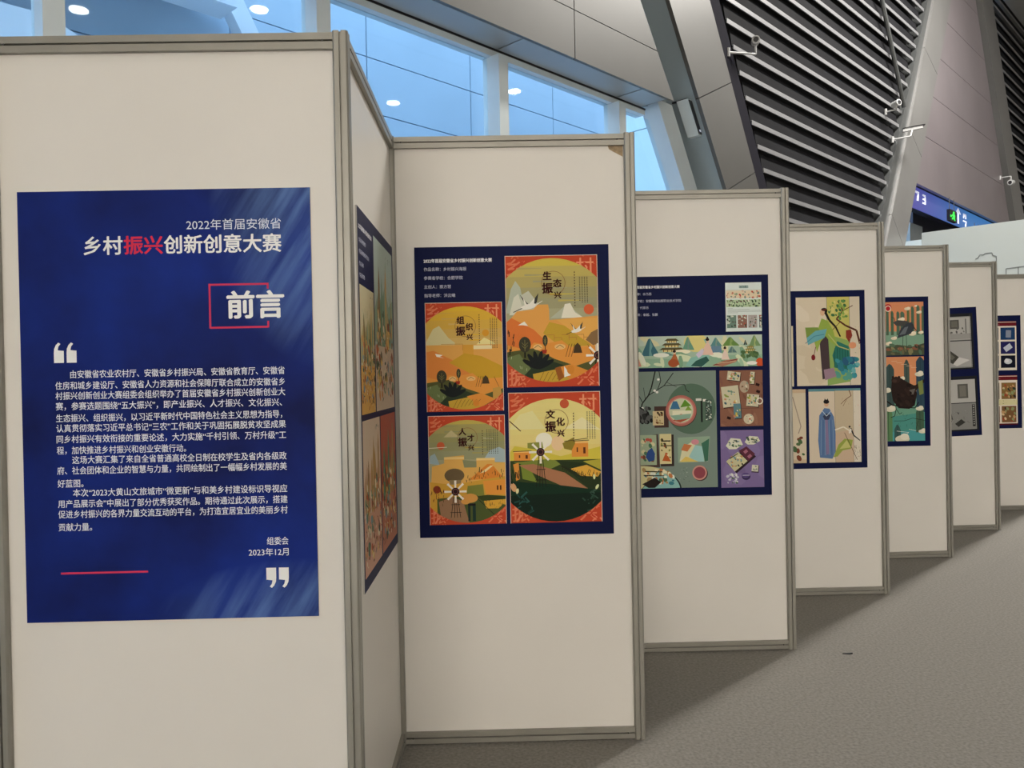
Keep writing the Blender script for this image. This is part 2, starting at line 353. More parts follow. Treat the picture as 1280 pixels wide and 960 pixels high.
# led banner, exit signs, entrance glazing
lb = empty('led_banner', W(21.0, 6.5, 5.5), 0, 'violet to blue lit banner display under the wide metal pier', 'sign')
under(bar('banner_case', 20.75, 29.6, 6.58, 6.75, 5.52, 6.08, 'darkmetal'), lb)
sc_ = mesh('banner_screen', [(0, 0, 0), (8.8, 0, 0), (8.8, 0, .54), (0, 0, .54), (0, .03, 0), (8.8, .03, 0), (8.8, .03, .54), (0, .03, .54)],
     [(0, 1, 2, 3), (4, 7, 6, 5), (0, 4, 5, 1), (1, 5, 6, 2), (2, 6, 7, 3), (3, 7, 4, 0)], 'led')
sc_.location = W(20.77, 6.55, 5.53); sc_.rotation_euler = (0, 0, math.radians(45)); under(sc_, lb)
def bpoly(P_, name='banner_mark'): under(MB().prism([W(s, 6.535, h) for s, h in P_], [W(s, 6.549, h) for s, h in P_]).build(name, 'signwhite', None), lb)
bpoly([(24.80, 5.60), (24.90, 5.60), (24.90, 5.88), (25.08, 5.88), (24.85, 6.04), (24.62, 5.88), (24.80, 5.88)], 'banner_arrow')
bpoly([(25.35, 5.82), (25.41, 5.82), (25.41, 5.87), (25.56, 5.87), (25.56, 5.82), (25.62, 5.82), (25.62, 5.95), (25.35, 5.95)])
bpoly([(25.52, 5.60), (25.60, 5.60), (25.66, 5.76), (25.34, 5.76), (25.34, 5.72), (25.58, 5.72)])
bpoly([(21.02, 5.86), (21.12, 5.86), (21.12, 5.90), (21.02, 5.90)])
bpoly([(21.36, 5.74), (21.46, 5.74), (21.52, 5.97), (21.25, 5.97), (21.25, 5.92), (21.42, 5.92)])
bpoly([(21.80, 5.72), (22.02, 5.72), (22.02, 5.96), (21.80, 5.96), (21.80, 5.92), (21.96, 5.92), (21.96, 5.86), (21.82, 5.86), (21.82, 5.82), (21.96, 5.82), (21.96, 5.76), (21.80, 5.76)])
def exitsign(s, n, h, label):
    t = empty('exit_sign', W(s, n, h), math.radians(45), label, 'sign', None)
    MB().box(-.30, .30, -.04, .04, 0, .30).build('sign_case', 'black', t)
    mb = MB(); y = (-.052, -.038)
    mb.box(-.02, .06, *y, .20, .26); mb.prism([(-.08, y[0], .19), (.10, y[0], .19), (.12, y[0], .13), (-.02, y[0], .10), (-.10, y[0], .14)], [(-.08, y[1], .19), (.10, y[1], .19), (.12, y[1], .13), (-.02, y[1], .10), (-.10, y[1], .14)])
    mb.prism([(-.02, y[0], .12), (.07, y[0], .12), (.13, y[0], .04), (.08, y[0], .03)], [(-.02, y[1], .12), (.07, y[1], .12), (.13, y[1], .04), (.08, y[1], .03)])
    mb.prism([(-.04, y[0], .13), (.02, y[0], .10), (-.06, y[0], .05), (-.14, y[0], .05)], [(-.04, y[1], .13), (.02, y[1], .10), (-.06, y[1], .05), (-.14, y[1], .05)])
    mb.box(-.27, -.20, *y, .10, .15)
    mb.build('running_figure', 'green', t)
    for x in (-.2, .2): MB().rod((x, 0, .30), (x, 0, .62), .008, 6).build('hanger', 'midmetal', t)
exitsign(23.35, 6.30, 5.42, 'black exit sign with a green running figure in front of the lit banner')
exitsign(25.9, 6.35, 5.08, 'second exit sign, mostly sunk behind the top of the white hoarding')
eg = struct(empty('window_12', W(20.5, 7.5, 0)))
under(bar('pane', 19.3, 24.1, 7.50, 7.52, 0, 5.52, 'glass'), eg)
under(bar('window_frame', 19.3, 24.1, 7.47, 7.56, 4.78, 4.86, 'midmetal'), eg)
under(bar('window_frame', 22.90, 23.05, 7.44, 7.56, 0, 5.52, 'darkmetal'), eg)
under(bar('mullion', 23.05, 24.1, 7.25, 7.6, 0, 5.52, 'frame'), eg)
struct(bar('entrance_shade_sheet', 24.1, 33, 7.5, 7.7, 0, 6.1, 'interior'))  # dark sheet standing in for the unlit open interior under the banner
tag(bar('entrance_beam', 24.1, 31, 7.2, 7.3, 5.05, 5.12, 'strip'), 'thin pale rail in the dark opening under the banner', 'rail')

# white hoarding across the hall with a faint line drawing
wh = struct(slab('wall_hoarding', [(0, 0)]*3, 0, 0, 'white')) if False else None
wo = struct(bar('wall_hoarding', 21.0, 21.15, -7, 6.34, 0, 4.86, 'white'))
bar('end_panel', 21.0, 21.15, 6.345, 6.80, 0, 4.70, 'white_end', wo)
mb = MB()
def wline(pts, w=.018):
    for (n0, h0), (n1, h1) in zip(pts[:-1], pts[1:]):
        d = math.hypot(n1-n0, h1-h0); a, b = -(h1-h0)/d*w/2, (n1-n0)/d*w/2
        q = [(n0+a, h0+b), (n0-a, h0-b), (n1-a, h1-b), (n1+a, h1+b)]
        mb.prism([W(20.993, n, h) for n, h in q], [W(21.0, n, h) for n, h in q])
wline([(5.18, 4.08), (5.12, 4.11), (5.09, 4.17), (5.01, 4.16), (4.98, 4.19), (4.84, 4.19), (4.82, 4.12), (4.75, 4.10), (4.75, 3.60)])
wline([(4.56, 3.4), (4.56, 3.79), (4.32, 3.80), (4.32, 3.4)]); wline([(4.32, 3.80), (3.9, 3.82), (3.9, 3.4)])
mb.build('line_drawing', 'ink', wo)

# wall heater on the blue grey wall, cctv cameras
hp = empty('wall_fixture', W(cl(5.25)-.05, 6.66, 5.25), 0, 'slim grey fixture with a black front on the blue-grey side of the raking column', 'fixture')
def fx(n0, n1, d0, d1, h0, h1):
    q = lambda n: [W(cl(h0)-d0, n, h0), W(cl(h0)-d1, n, h0), W(cl(h1)-d1, n, h1), W(cl(h1)-d0, n, h1)]
    return MB().prism(q(n0), q(n1))
under(fx(6.56, 6.76, -.005, .09, 5.26, 5.76).build('fixture_case', 'frame', None), hp)
under(fx(6.545, 6.562, .005, .085, 5.28, 5.74).build('fixture_front', 'black', None), hp)
under(fx(6.535, 6.547, .03, .055, 5.31, 5.34).build('indicator', 'signwhite', None), hp)
under(fx(6.60, 6.88, -.005, .02, 5.77, 5.79).build('bracket', 'black', None), hp)
def cctv(loc, look, label, arm=None, size=1.0, flat=False):
    t = empty('security_camera', loc, 0, label, 'camera')
    look = Vector(look).normalized()
    if flat:
        side = Vector((0, 0, 1))
        mb = MB(); L0 = -look*.34*size; L1 = look*.34*size; wv = look.cross(side).normalized()*.07*size; up = side*.05*size
        mb.prism([L0-wv-up, L0+wv-up, L0+wv+up, L0-wv+up], [L1-wv-up, L1+wv-up, L1+wv+up, L1-wv+up]); mb.build('camera_body', 'cctv', t)
        mb = MB(); up0 = side*.052*size; up1 = side*.085*size; L1 = look*.42*size
        mb.prism([L0-wv*1.2+up0, L0+wv*1.2+up0, L0+wv*1.2+up1, L0-wv*1.2+up1], [L1-wv*1.2+up0, L1+wv*1.2+up0, L1+wv*1.2+up1, L1-wv*1.2+up1]); mb.build('sun_hood', 'black', t)
    else:
        MB().rod(-look*.10*size, look*.10*size, .085*size, 16).build('camera_body', 'cctv', t)
        MB().rod(look*.10*size, look*.105*size, .085*size, 16, 0, .06*size).rod(look*.100*size, look*.112*size, .055*size, 16, 1).build('lens_ring', ['cctv', 'lens'], t)
    if arm:
        mb = MB(); a = Vector(loc)
        pts = [Vector(q)-a for q in arm]
        for p0, p1 in zip([Vector((0, 0, 0))]+pts[:-1], pts): mb.rod(p0, p1, .018, 8)
        mb.rod(pts[-1]-Vector((0, 0, .07)), pts[-1]+Vector((0, 0, .07)), .03, 8)
        mb.build('camera_arm', 'cctv', t)
    return t
cctv(W(12.40, 6.25, 7.02), (-.2, -.9, -.1), 'round white security camera on an arm at the left edge of the louvers', [W(12.40, 6.25, 6.80), W(11.95, 6.50, 6.78)], .8)
cctv(W(19.12, 6.26, 7.55), (.3, -.9, .1), 'small white security camera on a louver edge near the right frame', [W(19.12, 6.26, 7.42), W(19.12, 6.49, 7.42)], .85)
cctv(W(19.75, 6.12, 7.08), (.55, -.15, .06), 'long hooded security camera on a bracket crossing the right louver frame', [W(19.6, 6.12, 6.88), W(19.45, 6.46, 6.85)], .62, True)
cctv(W(29.0, 6.12, 7.35), (-.6, -.5, -.1), 'small pale security camera low on the wide metal pier', [W(29.0, 6.12, 7.55), W(29.0, 6.42, 7.55)], 1.0)

# ================================================================== EXHIBITION PANELS (slotted aluminium system, 1 m bays in a staircase)
POST = [(-0.437, 2.303), (0.55, 3.29), (1.558, 4.307), (2.573, 5.331), (3.58, 6.333), (4.614, 7.36), (5.61, 8.36)]
H = 2.50
def post_ring(r=.022, c=.005, w=.0032, d=.010):
    pts = []
    for k in range(4):
        a = k*math.pi/2; ca, sa = math.cos(a), math.sin(a)
        for x, y in ((-r+c, -r), (-w, -r), (-w, -r+d), (w, -r+d), (w, -r), (r-c, -r)):
            pts.append((x*ca - y*sa, x*sa + y*ca))
    return pts
ring = post_ring()
_post = None
def post(x, y, label, group=None):
    global _post
    if _post is None:
        _post = MB().prism([(a, b, 0) for a, b in ring], [(a, b, H) for a, b in ring]).build('aluminium_post', 'alu')
        o = _post
    else:
        o = _post.copy(); COL.objects.link(o)
        if 'group' in o: del o['group']
    o.location = (x, y, 0); tag(o, label, 'post', 'slotted posts of the partition row'); return o
ordn = ['first', 'second', 'third', 'fourth', 'fifth', 'sixth', 'seventh']
wherep = ['right of the blue introduction board', 'right of the four orange village prints', 'right of the green tableware board', 'right of the two robed women prints',
          'right of the crane and bear prints', 'right of the tilted black and white board', 'right of the dark red catalogue board, at the frame edge']
post(-1.437, 2.303, 'slotted aluminium post left of the blue introduction board, at the photo edge')
for k, (x, y) in enumerate(POST):
    post(x, y, 'front slotted aluminium post ' + wherep[k])
for k in range(6):
    lab = 'slotted aluminium post in the inner corner left of the four orange village prints' if k == 0 else 'slotted aluminium corner post hidden behind the bay ' + wherep[k]
    post(POST[k][0], POST[k+1][1], lab)

def rail(mb, x0, x1, z0, z1):       # grooved rail: two lips and a recessed dark slot
    zm = (z0+z1)/2
    mb.box(x0, x1, -.018, .018, z0, zm-.003); mb.box(x0, x1, -.018, .018, zm+.003, z1); mb.box(x0, x1, -.005, .005, zm-.003, zm+.003)
def panel(xa, ya, xb, yb, label, group, name='partition_panel'):
    L = math.hypot(xb-xa, yb-ya); rz = math.atan2(yb-ya, xb-xa)
    t = empty(name, (xa, ya, 0), rz, label, 'partition', group)
    MB().box(.018, L-.018, -.0025, .0025, .040, H-.040).build('infill_panel', 'panel', t)
    mb = MB(); rail(mb, .0215, L-.0215, H-.050, H-.004); mb.build('top_rail', 'alu', t)
    mb = MB(); rail(mb, .0215, L-.0215, .004, .050); mb.build('bottom_rail', 'alu', t)
    mb = MB()
    for x in (.05, L-.05):
        for z in (H-.027, .027): mb.rod((x, -.0182, z), (x, -.0195, z), .0035, 8)
    mb.build('lock_screws', 'screw', t)
    return t
PF = ['carrying the blue introduction board', 'carrying the four orange village prints', 'carrying the green tableware board', 'carrying the two robed women prints',
      'carrying the crane and bear prints', 'carrying the tilted black and white board', 'carrying the dark red catalogue board']
fp = []
for k in range(7):
    x0 = -1.437 if k == 0 else POST[k-1][0]
    t = panel(x0, POST[k][1], POST[k][0], POST[k][1], 'white front partition panel ' + PF[k], 'front panels of the partition row'); fp.append(t)
    if k < 6:
        lab = 'white side partition panel seen at a slant, carrying the pale city prints' if k == 0 else 'white side partition panel running back behind the post ' + wherep[k]
        panel(POST[k][0], POST[k][1], POST[k][0], POST[k+1][1], lab, 'side panels of the partition row')
mb = MB(); random.seed(4)
pts = [(.962, -.0036, 2.455), (.90, -.0036, 2.455), (.905, -.0036, 2.437), (.925, -.0036, 2.425), (.962, -.0036, 2.405)]
mb.prism(pts, [(x, -.0024, z) for x, y, z in pts]); mb.build('glue_stain', 'stain', fp[1])
t = tag(MB().prism([(0, 0, .0), (.035, .004, .0), (.052, -.006, .0), (.03, -.010, 0)], [(0, 0, .004), (.035, .004, .006), (.052, -.006, .008), (.03, -.010, .004)]).build('litter', 'black'),
        'tiny dark scrap lying on the grey carpet', 'litter'); t.location = (1.79, 4.20, 0.0)

# ================================================================== PRINTING
_tx = {}
def glyphs(body, res=2):
    key = (body, res)
    if key not in _tx:
        c = bpy.data.curves.new('type', 'FONT'); c.body = body; c.resolution_u = res; c.fill_mode = 'FRONT'
        o = bpy.data.objects.new('type', c); COL.objects.link(o)
        dg = bpy.context.evaluated_depsgraph_get(); dg.update()
        me = bpy.data.meshes.new_from_object(o.evaluated_get(dg))
        v = [(q.co.x, q.co.y) for q in me.vertices]; f = [tuple(p.vertices) for p in me.polygons]
        bpy.data.objects.remove(o); bpy.data.curves.remove(c); bpy.data.meshes.remove(me)
        _tx[key] = (v, f)
    return _tx[key]
class Print:
    """flat printed sheet: shapes in board millimetres (x right, y down from the top left corner of the board)"""
    DZ = 0.000008
    def __init__(s, w, h, th, first=2):
        s.w, s.h, s.th = w, h, th; s.v = []; s.f = []; s.c = []; s.k = first; s.frame(0, 0, w, h, w, h); s.cl = None
    def frame(s, x0, y0, x1, y1, U=100.0, V=None):
        s.x0, s.y0 = x0, y0; s.sx = (x1-x0)/U; s.sy = s.sx if V is None else (y1-y0)/V
        s.rect = [(x0, y0), (x1, y0), (x1, y1), (x0, y1)]; s.cl = None; s.U = U; s.V = (y1-y0)/s.sy
        return s
    def circle_clip(s, cx, cy, r, ry=None):
        ry = ry or r
        s.cl = [(s.x0+(cx+r*math.cos(t))*s.sx, s.y0+(cy+ry*math.sin(t))*s.sy) for t in [2*math.pi*i/48 for i in range(48)]]
    def unclip(s): s.cl = None
    def _put(s, pts, col, y=None):
        d = -(s.th + s.k*s.DZ); b = len(s.v)
        s.v += [(x/1000, d, (s.h-yy)/1000) for x, yy in pts]; s.f.append(tuple(range(b, b+len(pts)))); s.c.append(HX(col))
    def poly(s, pts, col):
        q = [(s.x0+x*s.sx, s.y0+y*s.sy) for x, y in pts]
        X = [a for a, _ in q]; Y = [b for _, b in q]
        if min(X) < s.rect[0][0] or max(X) > s.rect[1][0] or min(Y) < s.rect[0][1] or max(Y) > s.rect[2][1]: q = clip(q, s.rect)
        if s.cl and q: q = clip(q, s.cl)
        if len(q) >= 3: s._put(q, col); s.k += 1
        return s
    def r(s, x, y, w, h, col): return s.poly([(x, y), (x+w, y), (x+w, y+h), (x, y+h)], col)
    def bg(s, col): return s.r(0, 0, s.U, s.V, col)
    def e(s, cx, cy, rx, ry, col, n=22, rot=0, a0=0, a1=360):
        ca, sa = math.cos(math.radians(rot)), math.sin(math.radians(rot)); pts = []
        m = n if a1-a0 >= 360 else n+1
        for i in range(m):
            t = math.radians(a0+(a1-a0)*i/n); x, y = rx*math.cos(t), ry*math.sin(t); pts.append((cx+x*ca-y*sa, cy+x*sa+y*ca))
        if m > n: pts.append((cx, cy))
        return s.poly(pts, col)
    def ringc(s, cx, cy, r, w, col, n=32):
        k = s.k
        for i in range(n):
            a, b = 2*math.pi*i/n, 2*math.pi*(i+1)/n; s.k = k
            s.poly([(cx+r*math.cos(a), cy+r*math.sin(a)), (cx+r*math.cos(b), cy+r*math.sin(b)), (cx+(r-w)*math.cos(b), cy+(r-w)*math.sin(b)), (cx+(r-w)*math.cos(a), cy+(r-w)*math.sin(a))], col)
        return s
    def ln(s, pts, w, col, w1=None):
        k = s.k; n = len(pts)-1; w1 = w if w1 is None else w1
        for i, ((x0, y0), (x1, y1)) in enumerate(zip(pts[:-1], pts[1:])):
            d = math.hypot(x1-x0, y1-y0) or 1; a, b = -(y1-y0)/d/2, (x1-x0)/d/2
            wa = w+(w1-w)*i/n; wb = w+(w1-w)*(i+1)/n; s.k = k + (i % 2)
            s.poly([(x0+a*wa, y0+b*wa), (x0-a*wa, y0-b*wa), (x1-a*wb, y1-b*wb), (x1+a*wb, y1+b*wb)], col)
        s.k = k+2; return s
    def ridge(s, pts, base, col): return s.poly(pts + [(pts[-1][0], base), (pts[0][0], base)], col)
    def spots(s, n, x0, y0, x1, y1, r0, r1, cols, seed=0, kind='e', flat=.7):
        rd = random.Random(seed)
        for i in range(n):
            x, y, r_ = rd.uniform(x0, x1), rd.uniform(y0, y1), rd.uniform(r0, r1); c = rd.choice(cols)
            if kind == 'e': s.e(x, y, r_, r_*flat, c, 7, rd.uniform(0, 90))
            elif kind == 'l': s.ln([(x, y), (x+rd.uniform(-r_, r_), y+rd.uniform(-r_, r_))], r_*.25, c)
            elif kind == 'v': s.ln([(x, y), (x+rd.uniform(-.3, .3)*r_, y-r_)], r_*.16, c)
        return s
    def text(s, body, x, y, size, col, bold=0.0, width=None, res=2, rot=0, center=False):
        """x, y: left end of the base line; size: glyph height in frame units"""
        v, f = glyphs(body, res)
        if not v: return s
        xm = min(q[0] for q in v); xM = max(q[0] for q in v); sc = size; kx = sc if width is None else width/(xM-xm)
        if center: x = x - (xM-xm)*kx/2
        ca, sa = math.cos(math.radians(rot)), math.sin(math.radians(rot)); k = s.k
        offs = [(0, 0)] if not bold else [(-bold, 0), (bold, 0), (0, bold*.8), (0, -bold*.8), (-bold*.7, bold*.6), (bold*.7, -bold*.6)]
        for j, (ox, oy) in enumerate(offs):
            d = -(s.th + (k+j*.3)*s.DZ); b = len(s.v)
            for px, py in v:
                gx, gy = (px-xm)*kx+ox*sc, -(py*sc)+oy*sc
                X, Y = x+gx*ca-gy*sa, y+gx*sa+gy*ca
                s.v.append(((s.x0+X*s.sx)/1000, d, (s.h-(s.y0+Y*s.sy))/1000))
            s.f += [tuple(i+b for i in q) for q in f]; s.c += [HX(col)]*len(f)
        s.k = k+2; return s
    def build(s, name, parent, label=None):
        me = bpy.data.meshes.new(name); me.from_pydata(s.v, [], s.f); me.materials.append(M['print'])
        at = me.attributes.new('ink', 'FLOAT_COLOR', 'FACE'); buf = []
        for c in s.c: buf += c
        at.data.foreach_set('color', buf)
        o = bpy.data.objects.new(name, me); COL.objects.link(o); o.parent = parent
        if label: o['label'] = label
        return o
BW, BH, TH = 800, 1195, .005
def board(x, y, z0, label, rz=0.0, tilt=0.0, m='navy', w=BW, h=BH):
    """x, y: lower left corner on the panel face"""
    t = empty('display_board', (x, y, z0), rz, label, 'poster', 'posters on the partition row'); t.rotation_mode = 'XYZ'
    if tilt: t.rotation_euler = (0, tilt, rz)
    mb = MB().box(0, w/1000, -TH, 0, 0, h/1000, 0); mb.mi = [0]*6; mb.mi[2] = 1
    # front face gets the print material, the edges stay pale
    o = mb.build('board_sheet', ['board_edge', m], t)
    me = o.data
    for p_ in me.polygons: p_.material_index = 1 if p_.normal.y < -.9 else 0
    return t
def sheet(t, name, draw, x0, y0, x1, y1, label=None, h=BH, U=100.0):
    s = Print(BW, h, TH); s.frame(x0, y0, x1, y1, U); draw(s); return s.build(name, t, label)
WHT = '#e9e9ee'; GRY = '#c3c6da'

# ------------------------------------------------------------------ board 1: introduction
B1x, B1z, W1, H1 = -1.366, 0.827, 832, 1231
b1 = board(B1x, 2.303-.0025, B1z, 'large deep blue introduction board with white text, on the nearest panel', m='silk', w=W1, h=H1)
def mm(x, z): return (x-B1x)*1000, (B1z+H1/1000-z)*1000
s = Print(W1, H1, TH)
def tline(s, body, x0, x1, z, size, col, bold=0, res=2):
    a, y = mm(x0, z); b, _ = mm(x1, z); s.text(body, a, y, size, col, bold, b-a, res)
tline(s, '2022年首届安徽省', -.888, -.618, 1.944, 33, '#dfe6f4', 0, 3)
tline(s, '乡村', -1.180, -1.071, 1.880, 56, '#f2f2f2', .022, 2)
tline(s, '振兴', -1.066, -.957, 1.880, 56, '#d8324f', .022, 2)
tline(s, '创新创意大赛', -.952, -.619, 1.880, 56, '#f2f2f2', .022, 2)
s.build('title_text', b1, 'white title lettering with two red characters')
s = Print(W1, H1, TH); tline(s, '前言', -.776, -.616, 1.694, 83, '#f4f4f4', .03, 2); s.build('heading_text', b1, 'large white two character heading')
s = Print(W1, H1, TH)
for (xa, za, xb, zb) in ((-.826, 1.784, -.660, 1.784), (-.660, 1.787, -.660, 1.770), (-.826, 1.787, -.826, 1.659), (-.826, 1.661, -.661, 1.661), (-.661, 1.659, -.661, 1.678)):
    a, b = mm(xa, za), mm(xb, zb); s.ln([a, b], 5.5, '#cf3a5e')
s.build('heading_bracket', b1, 'thin red open frame around the heading')
s = Print(W1, H1, TH)
def quote(s, x, y, sgn):
    for k in (0, 1):
        ox = k*36*1.0
        P_ = [(0, 30), (1, 18), (6, 7), (13, 0), (19, 4), (13, 12), (11, 22), (28, 24), (28, 58), (0, 58)]
        if sgn < 0: P_ = [(28-a, 58-b) for a, b in P_]
        s.poly([(x+ox+a, y+b) for a, b in P_], '#f2f2f2')
a, b = mm(-1.272, 1.627); quote(s, a, b, 1); s.build('quotation_mark', b1, 'large white opening quotation mark')
s = Print(W1, H1, TH); a, b = mm(-.682, .969); quote(s, a, b, -1); s.build('quotation_mark', b1, 'large white closing quotation mark')
s = Print(W1, H1, TH); a, b = mm(-1.267, .9665), mm(-1.019, .9665); s.ln([a, b], 5.5, '#cf3a5e'); s.build('underline', b1, 'short red line')
rows = [(1, '由安徽省农业农村厅、安徽省乡村振兴局、安徽省教育厅、安徽省', 1), (0, '住房和城乡建设厅、安徽省人力资源和社会保障厅联合成立的安徽省乡', 1),
        (0, '村振兴创新创业大赛组委会组织举办了首届安徽省乡村振兴创新创业大', 1), (0, '赛，参赛选题围绕“五大振兴”，即产业振兴、人才振兴、文化振兴、', .985),
        (0, '生态振兴、组织振兴，以习近平新时代中国特色社会主义思想为指导，', .985), (0, '认真贯彻落实习近平总书记“三农”工作和关于巩固拓展脱贫攻坚成果', 1),
        (0, '同乡村振兴有效衔接的重要论述，大力实施“千村引领、万村升级”工', 1), (0, '程，加快推进乡村振兴和创业安徽行动。', .562),
        (1, '这场大赛汇集了来自全省普通高校全日制在校学生及省内各级政', 1), (0, '府、社会团体和企业的智慧与力量，共同绘制出了一幅幅乡村发展的美', 1), (0, '好蓝图。', .112),
        (1, '本次“2023大黄山文旅城市“微更新”与和美乡村建设标识导视应', 1), (0, '用产品展示会”中展出了部分优秀获奖作品。期待通过此次展示，搭建', 1),
        (0, '促进乡村振兴的各界力量交流互动的平台，为打造宜居宜业的美丽乡村', 1), (0, '贡献力量。', .145)]
zr = [1.536, 1.504, 1.475, 1.445, 1.411, 1.382, 1.351, 1.319, 1.291, 1.261, 1.224, 1.197, 1.166, 1.136, 1.099]
s = Print(W1, H1, TH)
for (ind, body, fr_), z in zip(rows, zr):
    x0 = -1.270 + (.043 if ind else 0); x1 = -1.270 + .653*fr_
    tline(s, body, x0, x1, z-.0095, 24, '#e4e8f2', .008)
tline(s, '组委会', -.678, -.617, 1.047-.010, 24, '#e4e8f2', .008); tline(s, '2023年12月', -.731, -.617, 1.0155-.010, 24, '#e4e8f2', .008, 2)
s.build('body_text', b1, 'small white paragraph text')

# ------------------------------------------------------------------ art
ORG, LOR = '#c8492c', '#e0805a'
def corners(s, H):
    for ch, x, y in (('乡', 2, 20), ('村', 77, 20), ('振', 2, H-3), ('兴', 76, H-3)): s.text(ch, x, y, 20, LOR if ch != '村' else '#ea9a70', .012)
    s.spots(14, 0, H-24, 26, H, 2, 8, ['#e2774f', '#e8896a', '#c9442a'], 5, 'l'); s.spots(14, 74, H-24, 100, H, 2, 8, ['#e2774f', '#e8896a', '#c9442a'], 6, 'l')
    s.spots(10, 0, 0, 22, 20, 2, 7, ['#e2774f', '#c9442a'], 7, 'l'); s.spots(10, 80, 0, 100, 20, 2, 7, ['#e2774f', '#c9442a'], 8, 'l')
def title(s, a, b, x, y, k=1.0):
    s.ringc(x+11, y+8, 13*k, .5, '#8a5a3a')
    for ch, dx, dy, z in ((a, 0, 4, 10), ('振', -1, 18, 12), (b, 11, 12, 9.5), ('兴', 12, 24, 8)): s.text(ch, x+dx*k, y+dy*k, z*k, '#3a120e', .04)
def columns(s, x, y0, y1, n=4, ink='#3c3428', rnd=3):
    rd = random.Random(rnd)
    for i in range(n):
        yy = y0
        while yy < y1 - (3 if i == 0 else 0):
            s.r(x+i*2.7, yy, 1.0, 1.0, ink); s.k -= 1; yy += 1.9
    s.k += 1
def vtext(s, x, y0, y1, ink='#54402c'):
    yy = y0
    while yy < y1: s.r(x, yy, 1.1, 1.5, ink); s.k -= 1; yy += 3.0
    s.k += 1
def tree(s, x, y, rx, ry, c='#3b3a2a'):
    s.ln([(x, y+ry*1.7), (x, y)], rx*.28, '#1c1a16').e(x, y, rx, ry, c, 20)
    s.ln([(x, y+ry*.8), (x, y-ry*.6)], .5, '#87804a')
    for k in (-.1, .25): s.ln([(x, y+ry*(k+.25)), (x-rx*.5, y+ry*(k-.15))], .4, '#87804a').ln([(x, y+ry*(k+.25)), (x+rx*.5, y+ry*(k-.15))], .4, '#87804a')
def bush(s, x, y, k, c='#141a1c'):
    for a in (-60, -35, -12, 12, 38, 62):
        r_ = math.radians(a); s.e(x+math.sin(r_)*k*.55, y-math.cos(r_)*k*.55, k*.16, k*.6, c, 12, a)
def crane(s, x, y, k, fl=1):
    s.poly([(x-fl*.2*k, y), (x-fl*.8*k, y-1.1*k), (x-fl*.3*k, y-.5*k), (x+fl*.1*k, y-.1*k)], '#262624').poly([(x, y), (x+fl*.9*k, y-1.2*k), (x+fl*.75*k, y-.4*k), (x+fl*.4*k, y+.1*k)], '#3a3a38')
    s.e(x, y, .75*k, .24*k, '#f2efe4', 14, -12*fl).poly([(x-.1*k, y-.1*k), (x+fl*.55*k, y-.75*k), (x+fl*.45*k, y)], '#f2efe4').poly([(x-.1*k, y-.1*k), (x-fl*.5*k, y-.8*k), (x-fl*.35*k, y)], '#f2efe4')
    s.ln([(x+fl*.6*k, y-.1*k), (x+fl*1.25*k, y-.5*k)], .12*k, '#e9e4d4', .04*k).ln([(x-fl*.6*k, y+.15*k), (x-fl*1.4*k, y+.5*k)], .07*k, '#2a2420')
def mill(s, x, y, R, tw):
    for dx in (-.45, -.12, .15, .45): s.ln([(x+dx*.25*R, y), (x+dx*R*.95, y+tw)], .7, '#1a1414')
    s.ln([(x-.4*R, y+tw*.5), (x+.4*R, y+tw*.5)], .7, '#1a1414').ln([(x-.5*R, y+tw*.8), (x+.5*R, y+tw*.8)], .7, '#1a1414')
    for i in range(8):
        a = math.radians(45*i); s.ln([(x+.3*R*math.cos(a), y+.3*R*math.sin(a)), (x+R*math.cos(a), y+R*math.sin(a))], R*.15, '#f3ede0', R*.2)
    s.e(x, y, R*.36, R*.36, '#2a1418', 20).ringc(x, y, R*.25, R*.06, '#7a4840', 16)
def house(s, x, y, w, h, c='#e5953f'):
    s.r(x, y, w, h, c).r(x, y, w, h*.14, '#f2c070').ln([(x-w*.06, y), (x+w*1.06, y-h*.05)], .8, '#5b4a2c').r(x+w*.3, y+h*.4, w*.08, h*.3, '#5a2c14').r(x+w*.7, y+h*.4, w*.14, h*.4, '#5a2c14')
def fieldset(s, dark=False):
    s.poly([(0, 104), (30, 100), (52, 112), (75, 120), (100, 112), (100, 142), (0, 142)], '#55582e').poly([(10, 118), (45, 113), (70, 122), (40, 136), (15, 132)], '#2c3a26')
    s.poly([(28, 128), (60, 122), (82, 130), (60, 142), (30, 140)], '#c9a43a').poly([(52, 122), (70, 118), (90, 126), (70, 136)], '#e2943c').poly([(0, 110), (14, 106), (26, 122), (12, 136), (0, 130)], '#6c7a4c')
    for i in range(7): s.ln([(34+i*5, 138-i), (40+i*5, 126)], .5, '#7a5a20')
    s.spots(16, 2, 106, 24, 132, 1, 3, ['#222a20', '#b9c79a', '#41502e'], 3, 'v')
